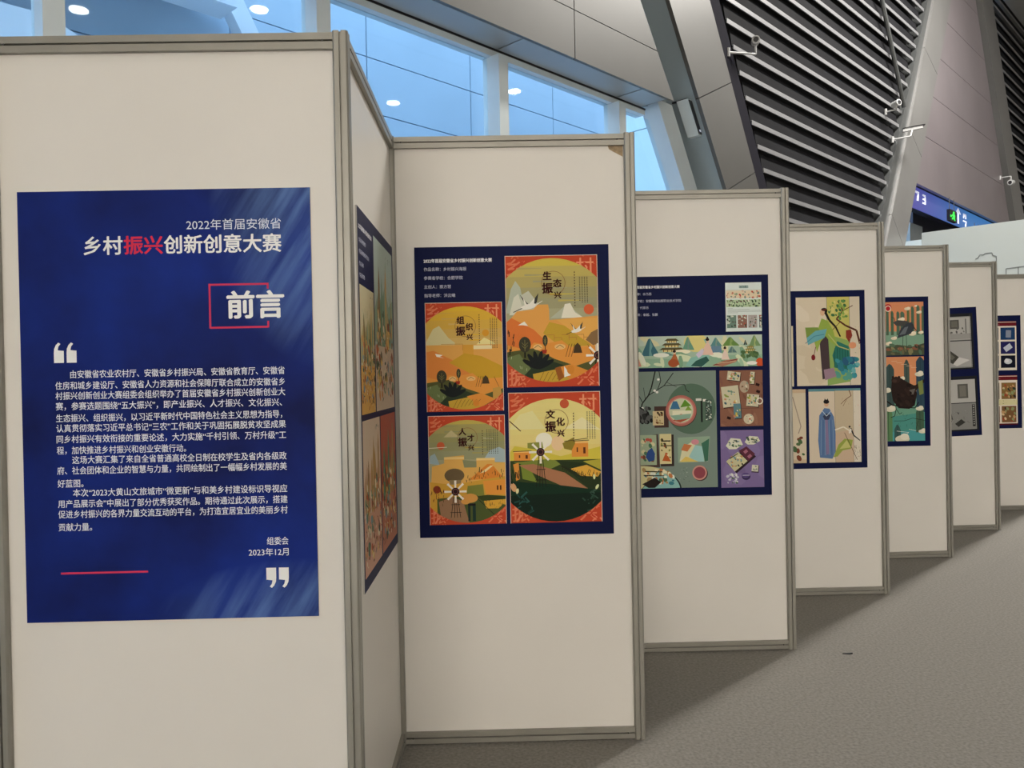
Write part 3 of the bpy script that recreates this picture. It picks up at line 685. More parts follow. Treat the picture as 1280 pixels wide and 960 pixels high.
def villa(v):
    def f(s):
        s.bg(ORG); corners(s, 142)
        cy = {'A': 70, 'B': 72, 'C': 73, 'D': 74}[v]; s.circle_clip(50, cy, 67)
        sky = {'A': ['#d2bf52', '#c4b364', '#b5a768', '#a9a273', '#a3a07c', '#adab88'], 'B': ['#e0b736', '#deb23c', '#d8ae4a', '#d4ae5c', '#d8b46a', '#dcb264'],
               'C': ['#c3b258', '#a9a064', '#9c9a66', '#98986c', '#9a9c78', '#a8a684'], 'D': ['#e6d98a', '#e8da8c', '#e9dc8e', '#eadc8c', '#ead98a', '#e8d480']}[v]
        for i, c in enumerate(sky): s.r(0, i*11.5, 100, 14 if i < 5 else 90, c)
        for i in range(6): s.ln([(12+i*9, 14+i*7), (40+i*9, 14+i*7)], 2.2, sky[(i+2) % 6], .6)
        if v == 'A':
            s.poly([(0, 62), (6, 36), (11, 27), (16, 34), (22, 62)], '#b9c2ae').poly([(10, 64), (18, 42), (25, 38), (34, 50), (38, 64)], '#c9cbb8').poly([(4, 64), (9, 45), (14, 41), (20, 64)], '#dcdccb')
            s.poly([(48, 68), (58, 60), (64, 55), (72, 58), (84, 68)], '#b8bda6').poly([(60, 68), (64, 53), (70, 52), (75, 62), (84, 68)], '#ece8d6')
            s.e(90, 59, 5.5, 5.5, '#d8643a'); s.poly([(5, 68), (12, 60), (30, 58), (34, 53), (46, 53), (47, 60), (47, 70), (100, 66), (100, 112), (0, 112)], '#e6a654')
            s.poly([(0, 72), (6, 67), (30, 80), (50, 100), (44, 112), (0, 108)], '#e07a38').poly([(40, 84), (47, 72), (70, 78), (92, 98), (60, 100)], '#c7a235').poly([(55, 70), (100, 68), (100, 100), (84, 92)], '#e9b058')
            for i in range(6): s.ln([(44+i*8, 86+(i % 2)*3), (52+i*8, 86+(i % 2)*3), (52+i*8, 92)], .5, '#b5763a')
        if v == 'B':
            s.poly([(0, 52), (10, 34), (18, 30), (30, 46), (38, 52), (38, 60), (0, 60)], '#d9cf9c').e(78, 40, 4.5, 4.5, '#d99a2c').poly([(60, 60), (76, 46), (88, 52), (94, 60)], '#eedf9a')
            s.r(0, 55, 100, 90, '#e3a855'); s.poly([(62, 56), (86, 56), (86, 61), (62, 61)], '#f0dfae').r(48, 55, 14, 15, '#dca23e').ln([(20, 54), (48, 54), (48, 62)], .6, '#c18a3a').ln([(48, 70), (62, 70)], .6, '#c18a3a')
            s.poly([(0, 64), (10, 62), (60, 88), (70, 100), (0, 100)], '#e08a40').poly([(30, 78), (50, 66), (72, 70), (100, 84), (100, 100), (72, 100)], '#cda02c')
            s.poly([(12, 66), (22, 68), (18, 70), (24, 72), (14, 70)], '#f4efe0')
        if v == 'C':
            s.poly([(20, 28), (30, 19), (40, 28)], '#c4b98a').poly([(0, 62), (2, 52), (8, 49), (12, 58), (14, 64)], '#9fb6bb').poly([(70, 60), (80, 46), (92, 42), (100, 46), (100, 62)], '#a9bcc0')
            s.e(16, 39, 5, 5, '#c9603a').ln([(0, 42), (24, 41)], .7, '#ece6cc').ln([(70, 30), (85, 31)], .5, '#e6dfc2')
            s.poly([(4, 66), (20, 62), (20, 54), (46, 52), (46, 62), (62, 62), (62, 56), (86, 56), (86, 62), (100, 62), (100, 142), (0, 142)], '#e3b15c')
            s.poly([(20, 54), (46, 54), (46, 57), (20, 57)], '#efcf86').poly([(62, 56), (86, 56), (86, 59), (62, 59)], '#efcf86').poly([(44, 58), (62, 60), (62, 68), (46, 68)], '#8c8f6a')
            s.poly([(52, 84), (76, 64), (82, 64), (98, 84)], '#e08a34').poly([(66, 76), (80, 66), (84, 66), (74, 74)], '#f2dca0').e(33, 78, 13, 9, '#6b5a3e').poly([(26, 84), (28, 94), (40, 94), (42, 84)], '#8f7c58')
        if v == 'D':
            s.poly([(0, 40), (12, 24), (26, 20), (40, 40)], '#eae2a2').poly([(60, 40), (80, 28), (100, 42)], '#efe6b4').e(61, 13, 5, 5, '#c85a38')
            s.ln([(0, 30), (13, 42)], 1.0, '#4a1e12'); s.e(38, 52, 9, 8, '#f4f0dc')
            s.e(53, 56, 7, 8, '#f0cfa0')
            s.poly([(20, 55), (36, 54), (40, 76), (20, 76)], '#8f9440').poly([(0, 66), (6, 58), (28, 62), (56, 70), (100, 60), (100, 76), (0, 80)], '#d9c84a')
            house(s, 5, 64, 18, 10); house(s, 68, 54, 18, 17); s.poly([(58, 56), (70, 50), (72, 56), (68, 64), (60, 62)], '#8f7f2e').ln([(60, 54), (86, 51)], .8, '#5a4a22')
            s.r(0, 74, 100, 70, '#33421f'); s.poly([(4, 76), (40, 73), (62, 76), (44, 84)], '#7c8a3a').poly([(12, 78), (20, 78), (30, 98), (14, 94)], '#7a8c34').poly([(4, 78), (10, 76), (11, 94), (7, 96)], '#e2963e')
            s.poly([(10, 79), (26, 78), (60, 88), (88, 108), (56, 102), (30, 90)], '#b07a58').poly([(50, 74), (80, 78), (100, 92), (100, 118), (86, 106)], '#28361c')
            s.poly([(66, 84), (84, 80), (100, 88), (96, 93), (78, 92)], '#e6b044').poly([(80, 76), (100, 74), (100, 86)], '#b6ac3e')
            for i in range(12): s.ln([(58+i*2.2, 80+i*.9), (58+i*2.2, 85+i*.9)], .7, '#201c14')
            s.ln([(56, 81), (84, 93)], .6, '#201c14'); s.spots(16, 78, 88, 98, 96, 2, 4, ['#1c2216'], 12, 'v')
            s.poly([(0, 96), (20, 98), (44, 100), (100, 108), (100, 142), (0, 142)], '#10301f').poly([(0, 112), (100, 110), (100, 142), (0, 142)], '#0c2218')
            s.spots(20, 6, 112, 26, 134, 3, 8, ['#1d4a44', '#2a5a52', '#163a30'], 4, 'l'); s.spots(14, 78, 110, 94, 132, 3, 8, ['#2a4a3a', '#3c5c4a'], 9, 'l')
            s.e(4, 103, 3, 5, '#d9a878', 12, -20).e(8, 107, 1.6, 3, '#e8e2b0', 10, 10).e(92, 93, 1.3, 3, '#d9e2a8').e(95, 104, 1.5, 3, '#d9e2a8', 12, 30)
            s.spots(12, 0, 86, 10, 104, 3, 7, ['#101c12'], 14, 'v')
            mill(s, 34, 65, 12.5, 38)
        if v in 'AB':
            s.poly([(0, 96), (22, 102), (30, 94), (40, 96), (60, 92), (70, 100), (100, 98), (100, 142), (0, 142)], '#e59a44')
            fieldset(s); tree(s, 20, 96, 6.5, 8.5); tree(s, 42, 92, 2.8, 6)
            s.e(34, 99, 5, 3.2, '#ecc07c').e(58, 99, 6, 3, '#ecc07c').ln([(30, 100), (34, 97), (38, 100)], .5, '#5a3a1a').ln([(54, 100), (58, 97), (62, 100)], .5, '#5a3a1a')
            s.poly([(38, 102), (44, 102), (43, 106), (39, 106)], '#a8321e'); bush(s, 34, 122, 17)
            for dx in (0, 3, 6): s.ln([(68+dx, 96), (64+dx, 110)], .5, '#5a3014')
            s.poly([(72, 106), (74, 98), (77, 95), (80, 98), (82, 106)], '#4a3a24').ln([(88, 97), (94, 110)], .5, '#5a3014')
        if v == 'A':
            crane(s, 25, 55, 12); crane(s, 76, 82, 8); s.poly([(13, 75), (20, 71), (24, 76), (18, 75)], '#f4efe4')
            s.poly([(86, 92), (92, 84), (100, 80), (100, 96), (94, 98)], '#8a6c48').poly([(96, 98), (100, 96), (100, 110), (97, 110)], '#d8ccb4')
            mill(s, 99, 109, 13, 24); s.poly([(62, 120), (69, 130), (62, 132)], '#f4f0e6')
            s.e(69, 124, 4, 5, '#d98a30').poly([(52, 122), (58, 120), (62, 132), (56, 136)], '#9a5a22')
            s.spots(12, 0, 84, 8, 108, 3, 7, ['#20241c', '#3a3424'], 19, 'v')
        if v == 'B':
            s.poly([(86, 112), (96, 110), (98, 124), (86, 126)], '#c79a4a').e(64, 131, 4, 4.5, '#d98a30')
        if v == 'C':
            s.poly([(0, 86), (30, 90), (100, 80), (100, 142), (0, 142)], '#d3a23c').poly([(50, 92), (70, 90), (72, 108), (48, 106)], '#7d8238').poly([(10, 108), (60, 104), (100, 118), (100, 142), (10, 142)], '#4c5a2c')
            s.poly([(70, 86), (100, 84), (100, 104), (74, 104)], '#e5993e').r(88, 92, 2, 6, '#4a2412').r(92, 92, 2, 6, '#4a2412')
            s.spots(22, 60, 74, 98, 84, 2, 7, ['#1e2618', '#34401e'], 8, 'v'); s.spots(10, 46, 82, 60, 90, 2, 4, ['#27301a'], 18, 'v')
            s.poly([(70, 110), (90, 106), (100, 112), (90, 122), (74, 122)], '#dba83c').spots(16, 72, 112, 96, 124, 1, 4, ['#20261a'], 28, 'v')
            s.poly([(60, 106), (76, 104), (100, 106), (100, 110), (70, 112)], '#39451f').ln([(60, 106), (84, 130)], .7, '#1a1a14')
            s.poly([(12, 112), (30, 106), (44, 112), (52, 142), (16, 142)], '#9a7658').e(10, 96, 5, 5, '#8a3a20').spots(22, 2, 92, 20, 120, 2, 5, ['#221c18', '#7c2c1c', '#5c4a2a'], 33, 'v')
            s.e(53, 108, 10, 6, '#d99c4c').e(47, 112, 6, 4, '#d99c4c').r(50, 116, 3, 22, '#1c2c28').r(56, 116, 4, 22, '#1c3630').r(50, 115, 10, 3, '#1c1c1c')
            mill(s, 34, 99, 14.5, 34)
        s.unclip()
        if v == 'A': title(s, '生', '态', 41, 22); vtext(s, 74.5, 18, 56); columns(s, 80, 24, 52)
        if v == 'B': title(s, '组', '织', 41, 23, 1.05); vtext(s, 69.5, 16, 54); columns(s, 84, 21, 60)
        if v == 'C': title(s, '人', '才', 40, 21); vtext(s, 70, 20, 52); columns(s, 76, 19, 50, 6, '#4a4a3a')
        if v == 'D': title(s, '文', '化', 41, 24); vtext(s, 70, 23, 54); columns(s, 85, 22, 52)
        s.ln([(0, .3), (100, .3)], .7, '#e8d8c8').ln([(99.7, 0), (99.7, 142)], .7, '#e8d8c8').ln([(.3, 0), (.3, 142)], .7, '#e0c8b8')
    return f
PX = lambda k: (-1.437 if k == 0 else POST[k-1][0])
def heading(t, lines, w0=280, x=38, label='white heading and credit lines', ys=(63, 97, 133, 169, 205)):
    s = Print(BW, BH, TH); s.frame(0, 0, BW, BH, BW)
    s.text(lines[0], x, ys[0], 17, '#f2f2f6', .03, w0)
    for l, y in zip(lines[1:], ys[1:]): s.text(l, x, y, 16, GRY, .01)
    s.build('heading_text', t, label)
T0 = '2022年首届安徽省乡村振兴创新创意大赛'
b2 = board(-.342, 3.29-.0025, .850, 'navy poster board with four orange village landscape prints')
heading(b2, [T0, '作品名称：乡村振兴海报', '参赛者学校：合肥学院', '主创人：蔡方慧', '指导老师：洪云曦'])
sheet(b2, 'picture', villa('A'), 371, 42, 752, 583, 'orange landscape print with flying cranes')
sheet(b2, 'picture', villa('B'), 39, 229, 356, 677, 'orange landscape print with yellow sky')
sheet(b2, 'picture', villa('C'), 42, 694, 358, 1143, 'orange landscape print with windmill and figure')
sheet(b2, 'picture', villa('D'), 374, 605, 753, 1143, 'orange landscape print with large white windmill on dark field')

# ------------------------------------------------------------------ side board: four tall pale city prints
def city(bgc, low, mid, seed, green='#5f8f6c'):
    def f(s):
        V = s.V; s.bg(bgc); s.r(0, V*.62, 100, V*.38, low)
        rd = random.Random(seed)
        s.ridge([(0, V*.42), (20, V*.3), (35, V*.36), (55, V*.24), (75, V*.36), (100, V*.3)], V*.6, mid)
        for i in range(12):
            x = rd.uniform(8, 88); h = rd.uniform(.10, .42)*V; w = rd.uniform(4, 10); c = rd.choice([green, '#8a6a44', '#b08a50', '#7a9a84', '#c9a766'])
            s.r(x, V*.62-h, w, h, c).poly([(x, V*.62-h), (x+w/2, V*.62-h-w*1.8), (x+w, V*.62-h)], c)
        s.spots(90, 5, V*.40, 95, V*.92, 2, 6, ['#b6583a', '#8a4a30', '#d8b468', '#e8dcc0', '#6a8a6c', '#7f9aa0', '#4a5a4a', '#c98a50'], seed+1)
        s.spots(60, 5, V*.5, 95, V*.95, 4, 9, ['#5a3a2a', '#e6d6b0', '#a05a3a', '#3f5a4a'], seed+2, 'l')
        s.spots(24, 10, V*.12, 90, V*.5, 3, 8, [green, mid, '#8fae96'], seed+3, 'v'); s.spots(6, 55, V*.05, 90, V*.07, 2, 5, ['#5a6a66'], seed+4, 'l')
    return f
bs = board(-.437+.0025, 2.458, .842, 'navy poster board with four tall city prints, steeply slanted, on the side panel', rz=math.pi/2, h=1200)
heading(bs, [T0, '作品名称：徽韵', '参赛者学校：安徽大学', '主创人：', '指导老师：'], 235, 40, ys=(80, 118, 150, 190, 225)) if False else None
s = Print(BW, 1200, TH); s.frame(0, 0, BW, 1200, BW)
s.text(T0, 24, 64, 17, '#e8e8ee', .03, 250)
for y, w_ in ((106, 150), (142, 215), (180, 90), (216, 110)): s.text('作品名称参赛者学校主创人指导老师'[:max(3, w_//17)], 26, y, 16, GRY, .01)
s.build('heading_text', bs, 'white heading and credit lines')
sheet(bs, 'picture', city('#c9bf9a', '#d9a95c', '#b0a878', 21, '#7a7a4c'), 20, 240, 292, 648, 'yellow city print', 1200)
sheet(bs, 'picture', city('#b4c4bc', '#c9b8a4', '#8fa894', 22), 312, 38, 775, 648, 'pale green city print', 1200)
sheet(bs, 'picture', city('#d6c2ac', '#d0a088', '#c8a890', 23, '#b08c60'), 20, 668, 372, 1160, 'peach city print', 1200)
sheet(bs, 'picture', city('#b05c48', '#b87860', '#a04a3c', 24, '#4f8f6a'), 392, 668, 775, 1160, 'red city print', 1200)

# ------------------------------------------------------------------ board 3: pottery and stationery photos
def figure(s, x, y, k, robe, skin='#e9c4a4', hair='#2a201c'):
    s.poly([(x-.5*k, y), (x-.22*k, y-.9*k), (x-.12*k, y-1.15*k), (x+.12*k, y-1.15*k), (x+.25*k, y-.85*k), (x+.55*k, y)], robe)
    s.e(x, y-1.35*k, .16*k, .2*k, skin, 12).e(x-.02*k, y-1.45*k, .18*k, .14*k, hair, 12).e(x-.02*k, y-1.63*k, .09*k, .08*k, hair, 10)
    s.ln([(x-.1*k, y-1.0*k), (x-.35*k, y-.55*k), (x, y-.5*k)], .14*k, robe)
def mount(s, x, y, w, h, c, c2='#7f9a8c'):
    s.poly([(x, y), (x+w*.2, y-h*.5), (x+w*.38, y-h*.95), (x+w*.5, y-h), (x+w*.68, y-h*.6), (x+w*.85, y-h*.3), (x+w, y)], c)
    s.poly([(x+w*.5, y-h), (x+w*.62, y-h*.55), (x+w*.52, y-h*.3), (x+w*.6, y), (x+w*.42, y), (x+w*.45, y-h*.5)], c2)
def pagoda(s, x, y, w, c='#5a5434'):
    for j, (k, dy) in enumerate(((1, 0), (.78, .2), (.55, .4))):
        s.poly([(x-w/2*k-1, y-w*dy), (x-w/2*k+1.5, y-w*(dy+.1)), (x+w/2*k-1.5, y-w*(dy+.1)), (x+w/2*k+1, y-w*dy)], c)
        s.r(x-w/2*k*.8, y-w*dy, w*k*.8, w*.08, '#e2d08a')
        for i in range(5): s.r(x-w/2*k*.75+i*w*k*.18, y-w*dy, .5, w*.09, '#6a3a2a')
def pano(s):
    V = s.V
    s.bg('#a9c3ad').r(0, 0, 100, V*.3, '#c2d2c2').spots(14, 0, V*.1, 100, V*.5, 4, 10, ['#dcd9b0', '#b9cdb8', '#cfd8b8'], 41, 'e', .3)
    mount(s, 9, V*.62, 14, V*.56, '#3f6f7c', '#6fa0a0'); mount(s, 0, V*.5, 10, V*.3, '#7fa890'); s.e(50, V*.22, 9, V*.3, '#e2d58a')
    mount(s, 40, V*.45, 9, V*.42, '#6b9c84'); mount(s, 61, V*.35, 9, V*.28, '#5c8c8c'); s.poly([(60, V*.62), (62, V*.34), (69, V*.34), (70, V*.58)], '#6888a0')
    mount(s, 70, V*.34, 13, V*.28, '#6c8f4a', '#8aa860'); mount(s, 90, V*.36, 9, V*.34, '#7a9a6a', '#a8b878'); mount(s, 74, V*.56, 7, V*.2, '#5c7c7c'); mount(s, 86, V*.32, 3, V*.16, '#3c4a4a')
    pagoda(s, 32, V*.44, 17); s.poly([(22, V*.62), (28, V*.5), (34, V*.62)], '#5f8a80'); s.e(24, V*.6, 6, V*.07, '#eef0e4').e(40, V*.5, 6, V*.07, '#f0ead0')
    s.poly([(0, V*.7), (30, V*.72), (60, V*.66), (100, V*.62), (100, V), (0, V)], '#93b89c').spots(22, 0, V*.62, 100, V*.98, 3, 8, ['#a8c8a8', '#e9ecd8', '#7fa888', '#d8e2c0'], 42, 'e', .35)
    figure(s, 5, V*.95, 7.5, '#c98a78'); figure(s, 34, V*.92, 7, '#b5683e'); s.e(33, V*.86, 4, V*.13, '#a8552e')
    s.poly([(42, V*.95), (46, V*.7), (54, V*.62), (58, V*.3), (56, V*.12), (60, V*.1), (59, V*.5), (60, V*.75), (56, V*.98), (46, V)], '#8cc0b4').poly([(46, V*.96), (50, V*.8), (58, V*.66), (60, V*.8), (54, V)], '#2f5c54').poly([(50, V*.6), (55, V*.4), (57, V*.55), (52, V*.72)], '#d8cce0')
    figure(s, 59, V*.62, 8, '#e9c6b4'); figure(s, 72, V*.78, 6, '#ecd6c8')
    s.poly([(62, V*.95), (72, V*.8), (82, V*.75), (80, V*.86), (70, V)], '#b07a62').ln([(63, V*.95), (81, V*.77)], .6, '#7a3f38').ln([(66, V*.9), (80, V*.83)], .4, '#e0c8a0')
    pagoda(s, 91, V*.56, 10, '#8c8a4c'); s.spots(20, 85, V*.55, 98, V*.7, 1, 2, ['#4c6a44', '#5f7c4c'], 43); s.e(98, V*.88, 3, V*.14, '#d4582c').e(92, V*.9, 4, V*.06, '#f2efe6').e(3, V*.97, 4, V*.05, '#f2efe6')
def mini(s):
    V = s.V
    s.bg('#dfe9e6').r(38, V*.06, 26, V*.055, '#8fa8a4').text('水乃西', 40, V*.107, 6.5, '#3c4c4c', .01).ln([(2, V*.15), (98, V*.15)], .5, '#8a9a94')
    s.r(2, V*.16, 96, V*.16, '#e6d6b8').spots(40, 4, V*.17, 96, V*.31, 1.5, 4, ['#c98a70', '#9fae8a', '#d8b49a', '#7a8f84', '#c2564a'], 51)
    s.r(2, V*.35, 96, V*.15, '#b9cfa8').spots(55, 4, V*.36, 96, V*.49, 1.5, 4, ['#3f5c44', '#5f7a5c', '#e8ecd8', '#8aa06c', '#5a4a44', '#2f4438'], 52)
    for i, w_ in enumerate((14, 60, 90, 92, 28)): s.ln([(6, V*(.53+i*.022)), (6+w_, V*(.53+i*.022))], .8, '#9aa8a2')
    for x, w_, c in ((3, 26, '#6f8a7c'), (33, 26, '#8f6a5c'), (62, 25, '#b0a8a4'), (92, 8, '#6f7f7c')):
        s.r(x, V*.67, w_, V*.26, c).spots(20, x+1, V*.68, x+w_-2, V*.91, 1.2, 3.5, ['#3a4a40', '#c8d2c4', '#b05a44', '#dfe0d0', '#53433c'], int(x)+53)
def patt(s, x, y, w, h, seed, base='#d9d6b4', pal=None, n=16):
    s.r(x, y, w, h, base)
    s.spots(n, x+w*.12, y+h*.12, x+w*.88, y+h*.88, min(w, h)*.06, min(w, h)*.16, pal or ['#5d8a74', '#c97a5a', '#e9e6c8', '#4a7a92', '#8a9a4a', '#b8563c'], seed)
def rotr(cx, cy, w, h, a):
    ca, sa = math.cos(math.radians(a)), math.sin(math.radians(a))
    return [(cx+x*ca-y*sa, cy+x*sa+y*ca) for x, y in ((-w/2, -h/2), (w/2, -h/2), (w/2, h/2), (-w/2, h/2))]
def table(s):       # frame is 100 x 147
    s.bg('#7d8e84'); s.e(68, 48, 31, 32, '#57705f', 40)
    s.ln([(23, 0), (18, 20), (14, 30), (6, 40), (3, 52)], 1.6, '#20201e').ln([(14, 30), (34, 18), (46, 2)], 1, '#20201e').ln([(34, 18), (60, 17), (62, 24), (66, 27)], .8, '#20201e').ln([(28, 0), (30, 12), (26, 22)], .9, '#20201e').ln([(6, 38), (0, 26)], .9, '#20201e').ln([(10, 35), (8, 20)], .6, '#20201e').ln([(38, 14), (50, 20)], .5, '#20201e')
    for x, y in ((27, 10), (25, 26), (22, 24), (6, 46), (9, 62)): s.e(x, y, 1.8, 1.6, '#e6e6e0', 8)
    s.spots(30, 0, 46, 18, 64, 2, 5, ['#2a2c2c', '#3a3c3c', '#1c1c1e', '#5a5c5c'], 61)
    s.r(21, 44, 18, 27, '#4a3430'); patt(s, 19, 50, 14, 18, 62, '#d2bf94', ['#7a5030', '#a89468', '#4a3a24'])
    s.e(55.5, 51, 19.5, 19.5, '#4a3a38', 32).e(55, 50, 19.5, 19.5, '#b56a60', 32).e(55, 50, 17, 17, '#c88478', 32).e(55, 50, 15.4, 15.4, '#c9cfae', 32)
    s.poly([(41, 48), (45, 38), (50, 38), (54, 48)], '#3d6f94').poly([(54, 46), (60, 36), (68, 44)], '#5f8f2c').poly([(60, 50), (64, 44), (69, 50)], '#7fa040').r(44, 50, 24, 6, '#e6e4c8').e(55, 58, 3, 4, '#d88a78').poly([(44, 62), (60, 57), (66, 60), (54, 65)], '#b0563c').poly([(41, 56), (68, 54), (66, 60), (48, 62)], '#8cb09c')
    s.r(80, 38, 2.4, 27, '#1f2422').r(74, 35, 7, 3, '#d8d8d0').r(83, 36, 4, 3, '#e4e4da').r(86, 37, 8, 26, '#3f4f48'); s.spots(34, 87, 38, 93, 62, .5, 1.4, ['#d9dccc', '#8fa89c'], 63)
    s.poly([(1, 82), (25, 79), (27, 121), (2, 121)], '#4f3c38'); patt(s, 1, 80, 22, 38, 64, '#a5b598', ['#c05a4a', '#4f7a5c', '#d8d2a8', '#7a4a34'], 26); s.poly([(9, 108), (12, 100), (17, 96), (21, 104), (20, 112), (13, 114)], '#2f4f8c')
    s.r(28, 80, 17, 40, '#3a2c28'); patt(s, 27, 79, 15, 38, 65, '#dcd09c', ['#c05f34', '#8a8f4a', '#e9dcb0', '#4a4026']); s.ln([(29, 88), (41, 88)], 1.6, '#2a2a1c').ln([(28, 94), (42, 94)], 1.2, '#2a2a1c').poly([(30, 113), (34, 104), (38, 108), (41, 114)], '#c2602c')
    s.poly([(50, 84), (91, 83), (88, 115), (50, 116)], '#93ab94').poly([(52, 114), (56, 96), (68, 90), (76, 98), (70, 112)], '#dcd8b0').poly([(64, 108), (72, 94), (82, 96), (83, 115), (70, 115)], '#a2ccc8').poly([(80, 92), (90, 86), (88, 114), (84, 115)], '#3f6f5a').e(72, 90, 5, 3.4, '#d58f9a').poly([(54, 100), (58, 92), (68, 94), (62, 102)], '#c97a4a').poly([(52, 115), (60, 108), (76, 115)], '#e0c468')
    s.e(3, 150, 51, 30, '#1e2a26', 40, 0, 180, 360); s.e(2, 149, 50, 30, '#d6cf9c', 40, 0, 185, 300); s.e(2, 150, 50, 30, '#8fc0bc', 24, 0, 300, 355)
    s.spots(40, 6, 124, 44, 142, 1.5, 4, ['#c27a4a', '#4c6a4c', '#e8e2c0', '#3f7f8c', '#b09060', '#e6ecdc'], 66).ln([(8, 126), (30, 127)], 1.4, '#2c2c1c').ln([(6, 131), (32, 132)], 1.2, '#2c2c1c')
    s.poly([(4, 142), (20, 134), (28, 140), (20, 147), (12, 147)], '#231a18').spots(22, 52, 122, 64, 140, .8, 2, ['#dcdccf', '#a8b8a8', '#4a5a4a'], 67, 'l')
    s.e(78, 130, 9.5, 9.5, '#4a3c3a', 26).e(77, 129, 9.3, 9.3, '#cf9488', 26).e(77, 129, 7.4, 7.4, '#8f4650', 26)
def goods1(s):      # brown wooden table with patterned cups
    s.bg('#8a5f4c'); s.spots(20, 0, 0, 100, 130, 6, 16, ['#7c5343', '#966a55', '#84584a'], 71, 'e', .3).r(0, 88, 100, .8, '#5a3a2e')
    for cx, cy, w, h, a, sd in ((33, 13, 30, 20, 8, 72), (25, 60, 40, 48, -6, 73), (40, 94, 17, 34, -3, 74), (76, 18, 10, 28, 5, 75), (76, 70, 28, 28, 6, 76)):
        s.poly(rotr(cx+1.5, cy+2, w, h, a), '#3f2a22').poly(rotr(cx, cy, w, h, a), '#cfc9ac' if sd != 74 else '#5f8790')
        s.spots(16, cx-w*.38, cy-h*.38, cx+w*.38, cy+h*.38, 1.5, 4, ['#6f8f7c', '#c98a6a', '#e8e4cc', '#8a9a4a', '#3f5f6c', '#d8c060'], sd)
    s.ringc(92, 72, 8, 2.6, '#e6e0d0'); s.e(57, 38, 11, 14, '#b9a48c').spots(14, 50, 28, 64, 48, 1, 3, ['#e4dcc8', '#7a5a44', '#8fa08a'], 77)
    s.e(66, 113, 12, 12, '#d2c4a8').spots(12, 58, 105, 74, 121, 1, 3, ['#b0563c', '#7f9f8c', '#e8e2cc'], 78)
    for x, y in ((88, 34), (89, 50), (20, 110)): s.poly(rotr(x, y, 9, 6, 20), '#2a0f10')
def goods2(s):      # violet cloth with boxes
    s.bg('#7f6d9c').spots(8, 0, 0, 100, 130, 14, 30, ['#8675a4', '#776592'], 81, 'e', .6)
    for cx, cy, w, h, a, sd in ((32, 31, 40, 26, -10, 82), (74, 24, 36, 20, 8, 83)):
        s.poly([(cx-w/2, cy+h*.2), (cx-w*.2, cy-h/2), (cx+w*.35, cy-h*.4), (cx+w/2, cy+h*.1), (cx+w*.1, cy+h/2), (cx-w*.3, cy+h*.5)], '#dcdcc6').spots(16, cx-w*.35, cy-h*.3, cx+w*.35, cy+h*.3, 1.4, 4, ['#6f8f6c', '#8fa0a8', '#b9b494', '#4a5c4c'], sd)
    s.poly([(14, 76), (60, 40), (82, 62), (36, 100)], '#2a1c24').poly([(12, 72), (40, 50), (62, 72), (32, 96)], '#c9c49c').spots(20, 22, 60, 50, 86, 1.5, 4, ['#4f6f4c', '#c08a5a', '#7a9a9c', '#e6e2c4', '#3a3a2c'], 84)
    s.poly([(42, 48), (60, 38), (80, 56), (64, 72)], '#5c2c3c').poly(rotr(58, 50, 9, 7, -38), '#a8687c').poly(rotr(67, 61, 9, 7, -38), '#a8687c').ln([(20, 66), (40, 54)], 2, '#3c4028')
    s.poly(rotr(80, 91, 17, 17, 6), '#4a3c4c').poly(rotr(79, 89, 15, 15, 6), '#d0cdb8').spots(8, 74, 84, 84, 94, 1, 2.4, ['#7a8f7c', '#5f5a6c'], 85)
    s.e(58, 108, 10, 8, '#3a2f58').e(57, 105, 9, 6, '#5a4a80').ln([(50, 105), (66, 105)], 1.4, '#c8c4d8').spots(26, 14, 102, 40, 124, 1.5, 4, ['#e2e2dc', '#c4c4d0', '#5a6a5c'], 86)
b3 = board(POST[2][0]-.895, 4.307-.0025, .840, 'navy poster board with a green tableware photo and a long landscape strip')
heading(b3, [T0, '作品名称：水乃西', '参赛者学校：安徽新闻出版职业技术学院', '主创人：代家乐', '指导老师：秦超、张鹏'], 280, 38, ys=(63, 100, 138, 174, 212))
sheet(b3, 'picture', mini, 566, 41, 762, 305, 'white sheet with small drawings')
sheet(b3, 'picture', pano, 38, 324, 761, 494, 'long green landscape strip with figures')
sheet(b3, 'picture', table, 78, 514, 506, 1146, 'green tableware photograph')
sheet(b3, 'picture', goods1, 526, 516, 760, 819, 'brown photograph of patterned cups')
sheet(b3, 'picture', goods2, 525, 840, 759, 1151, 'violet photograph of opened boxes')

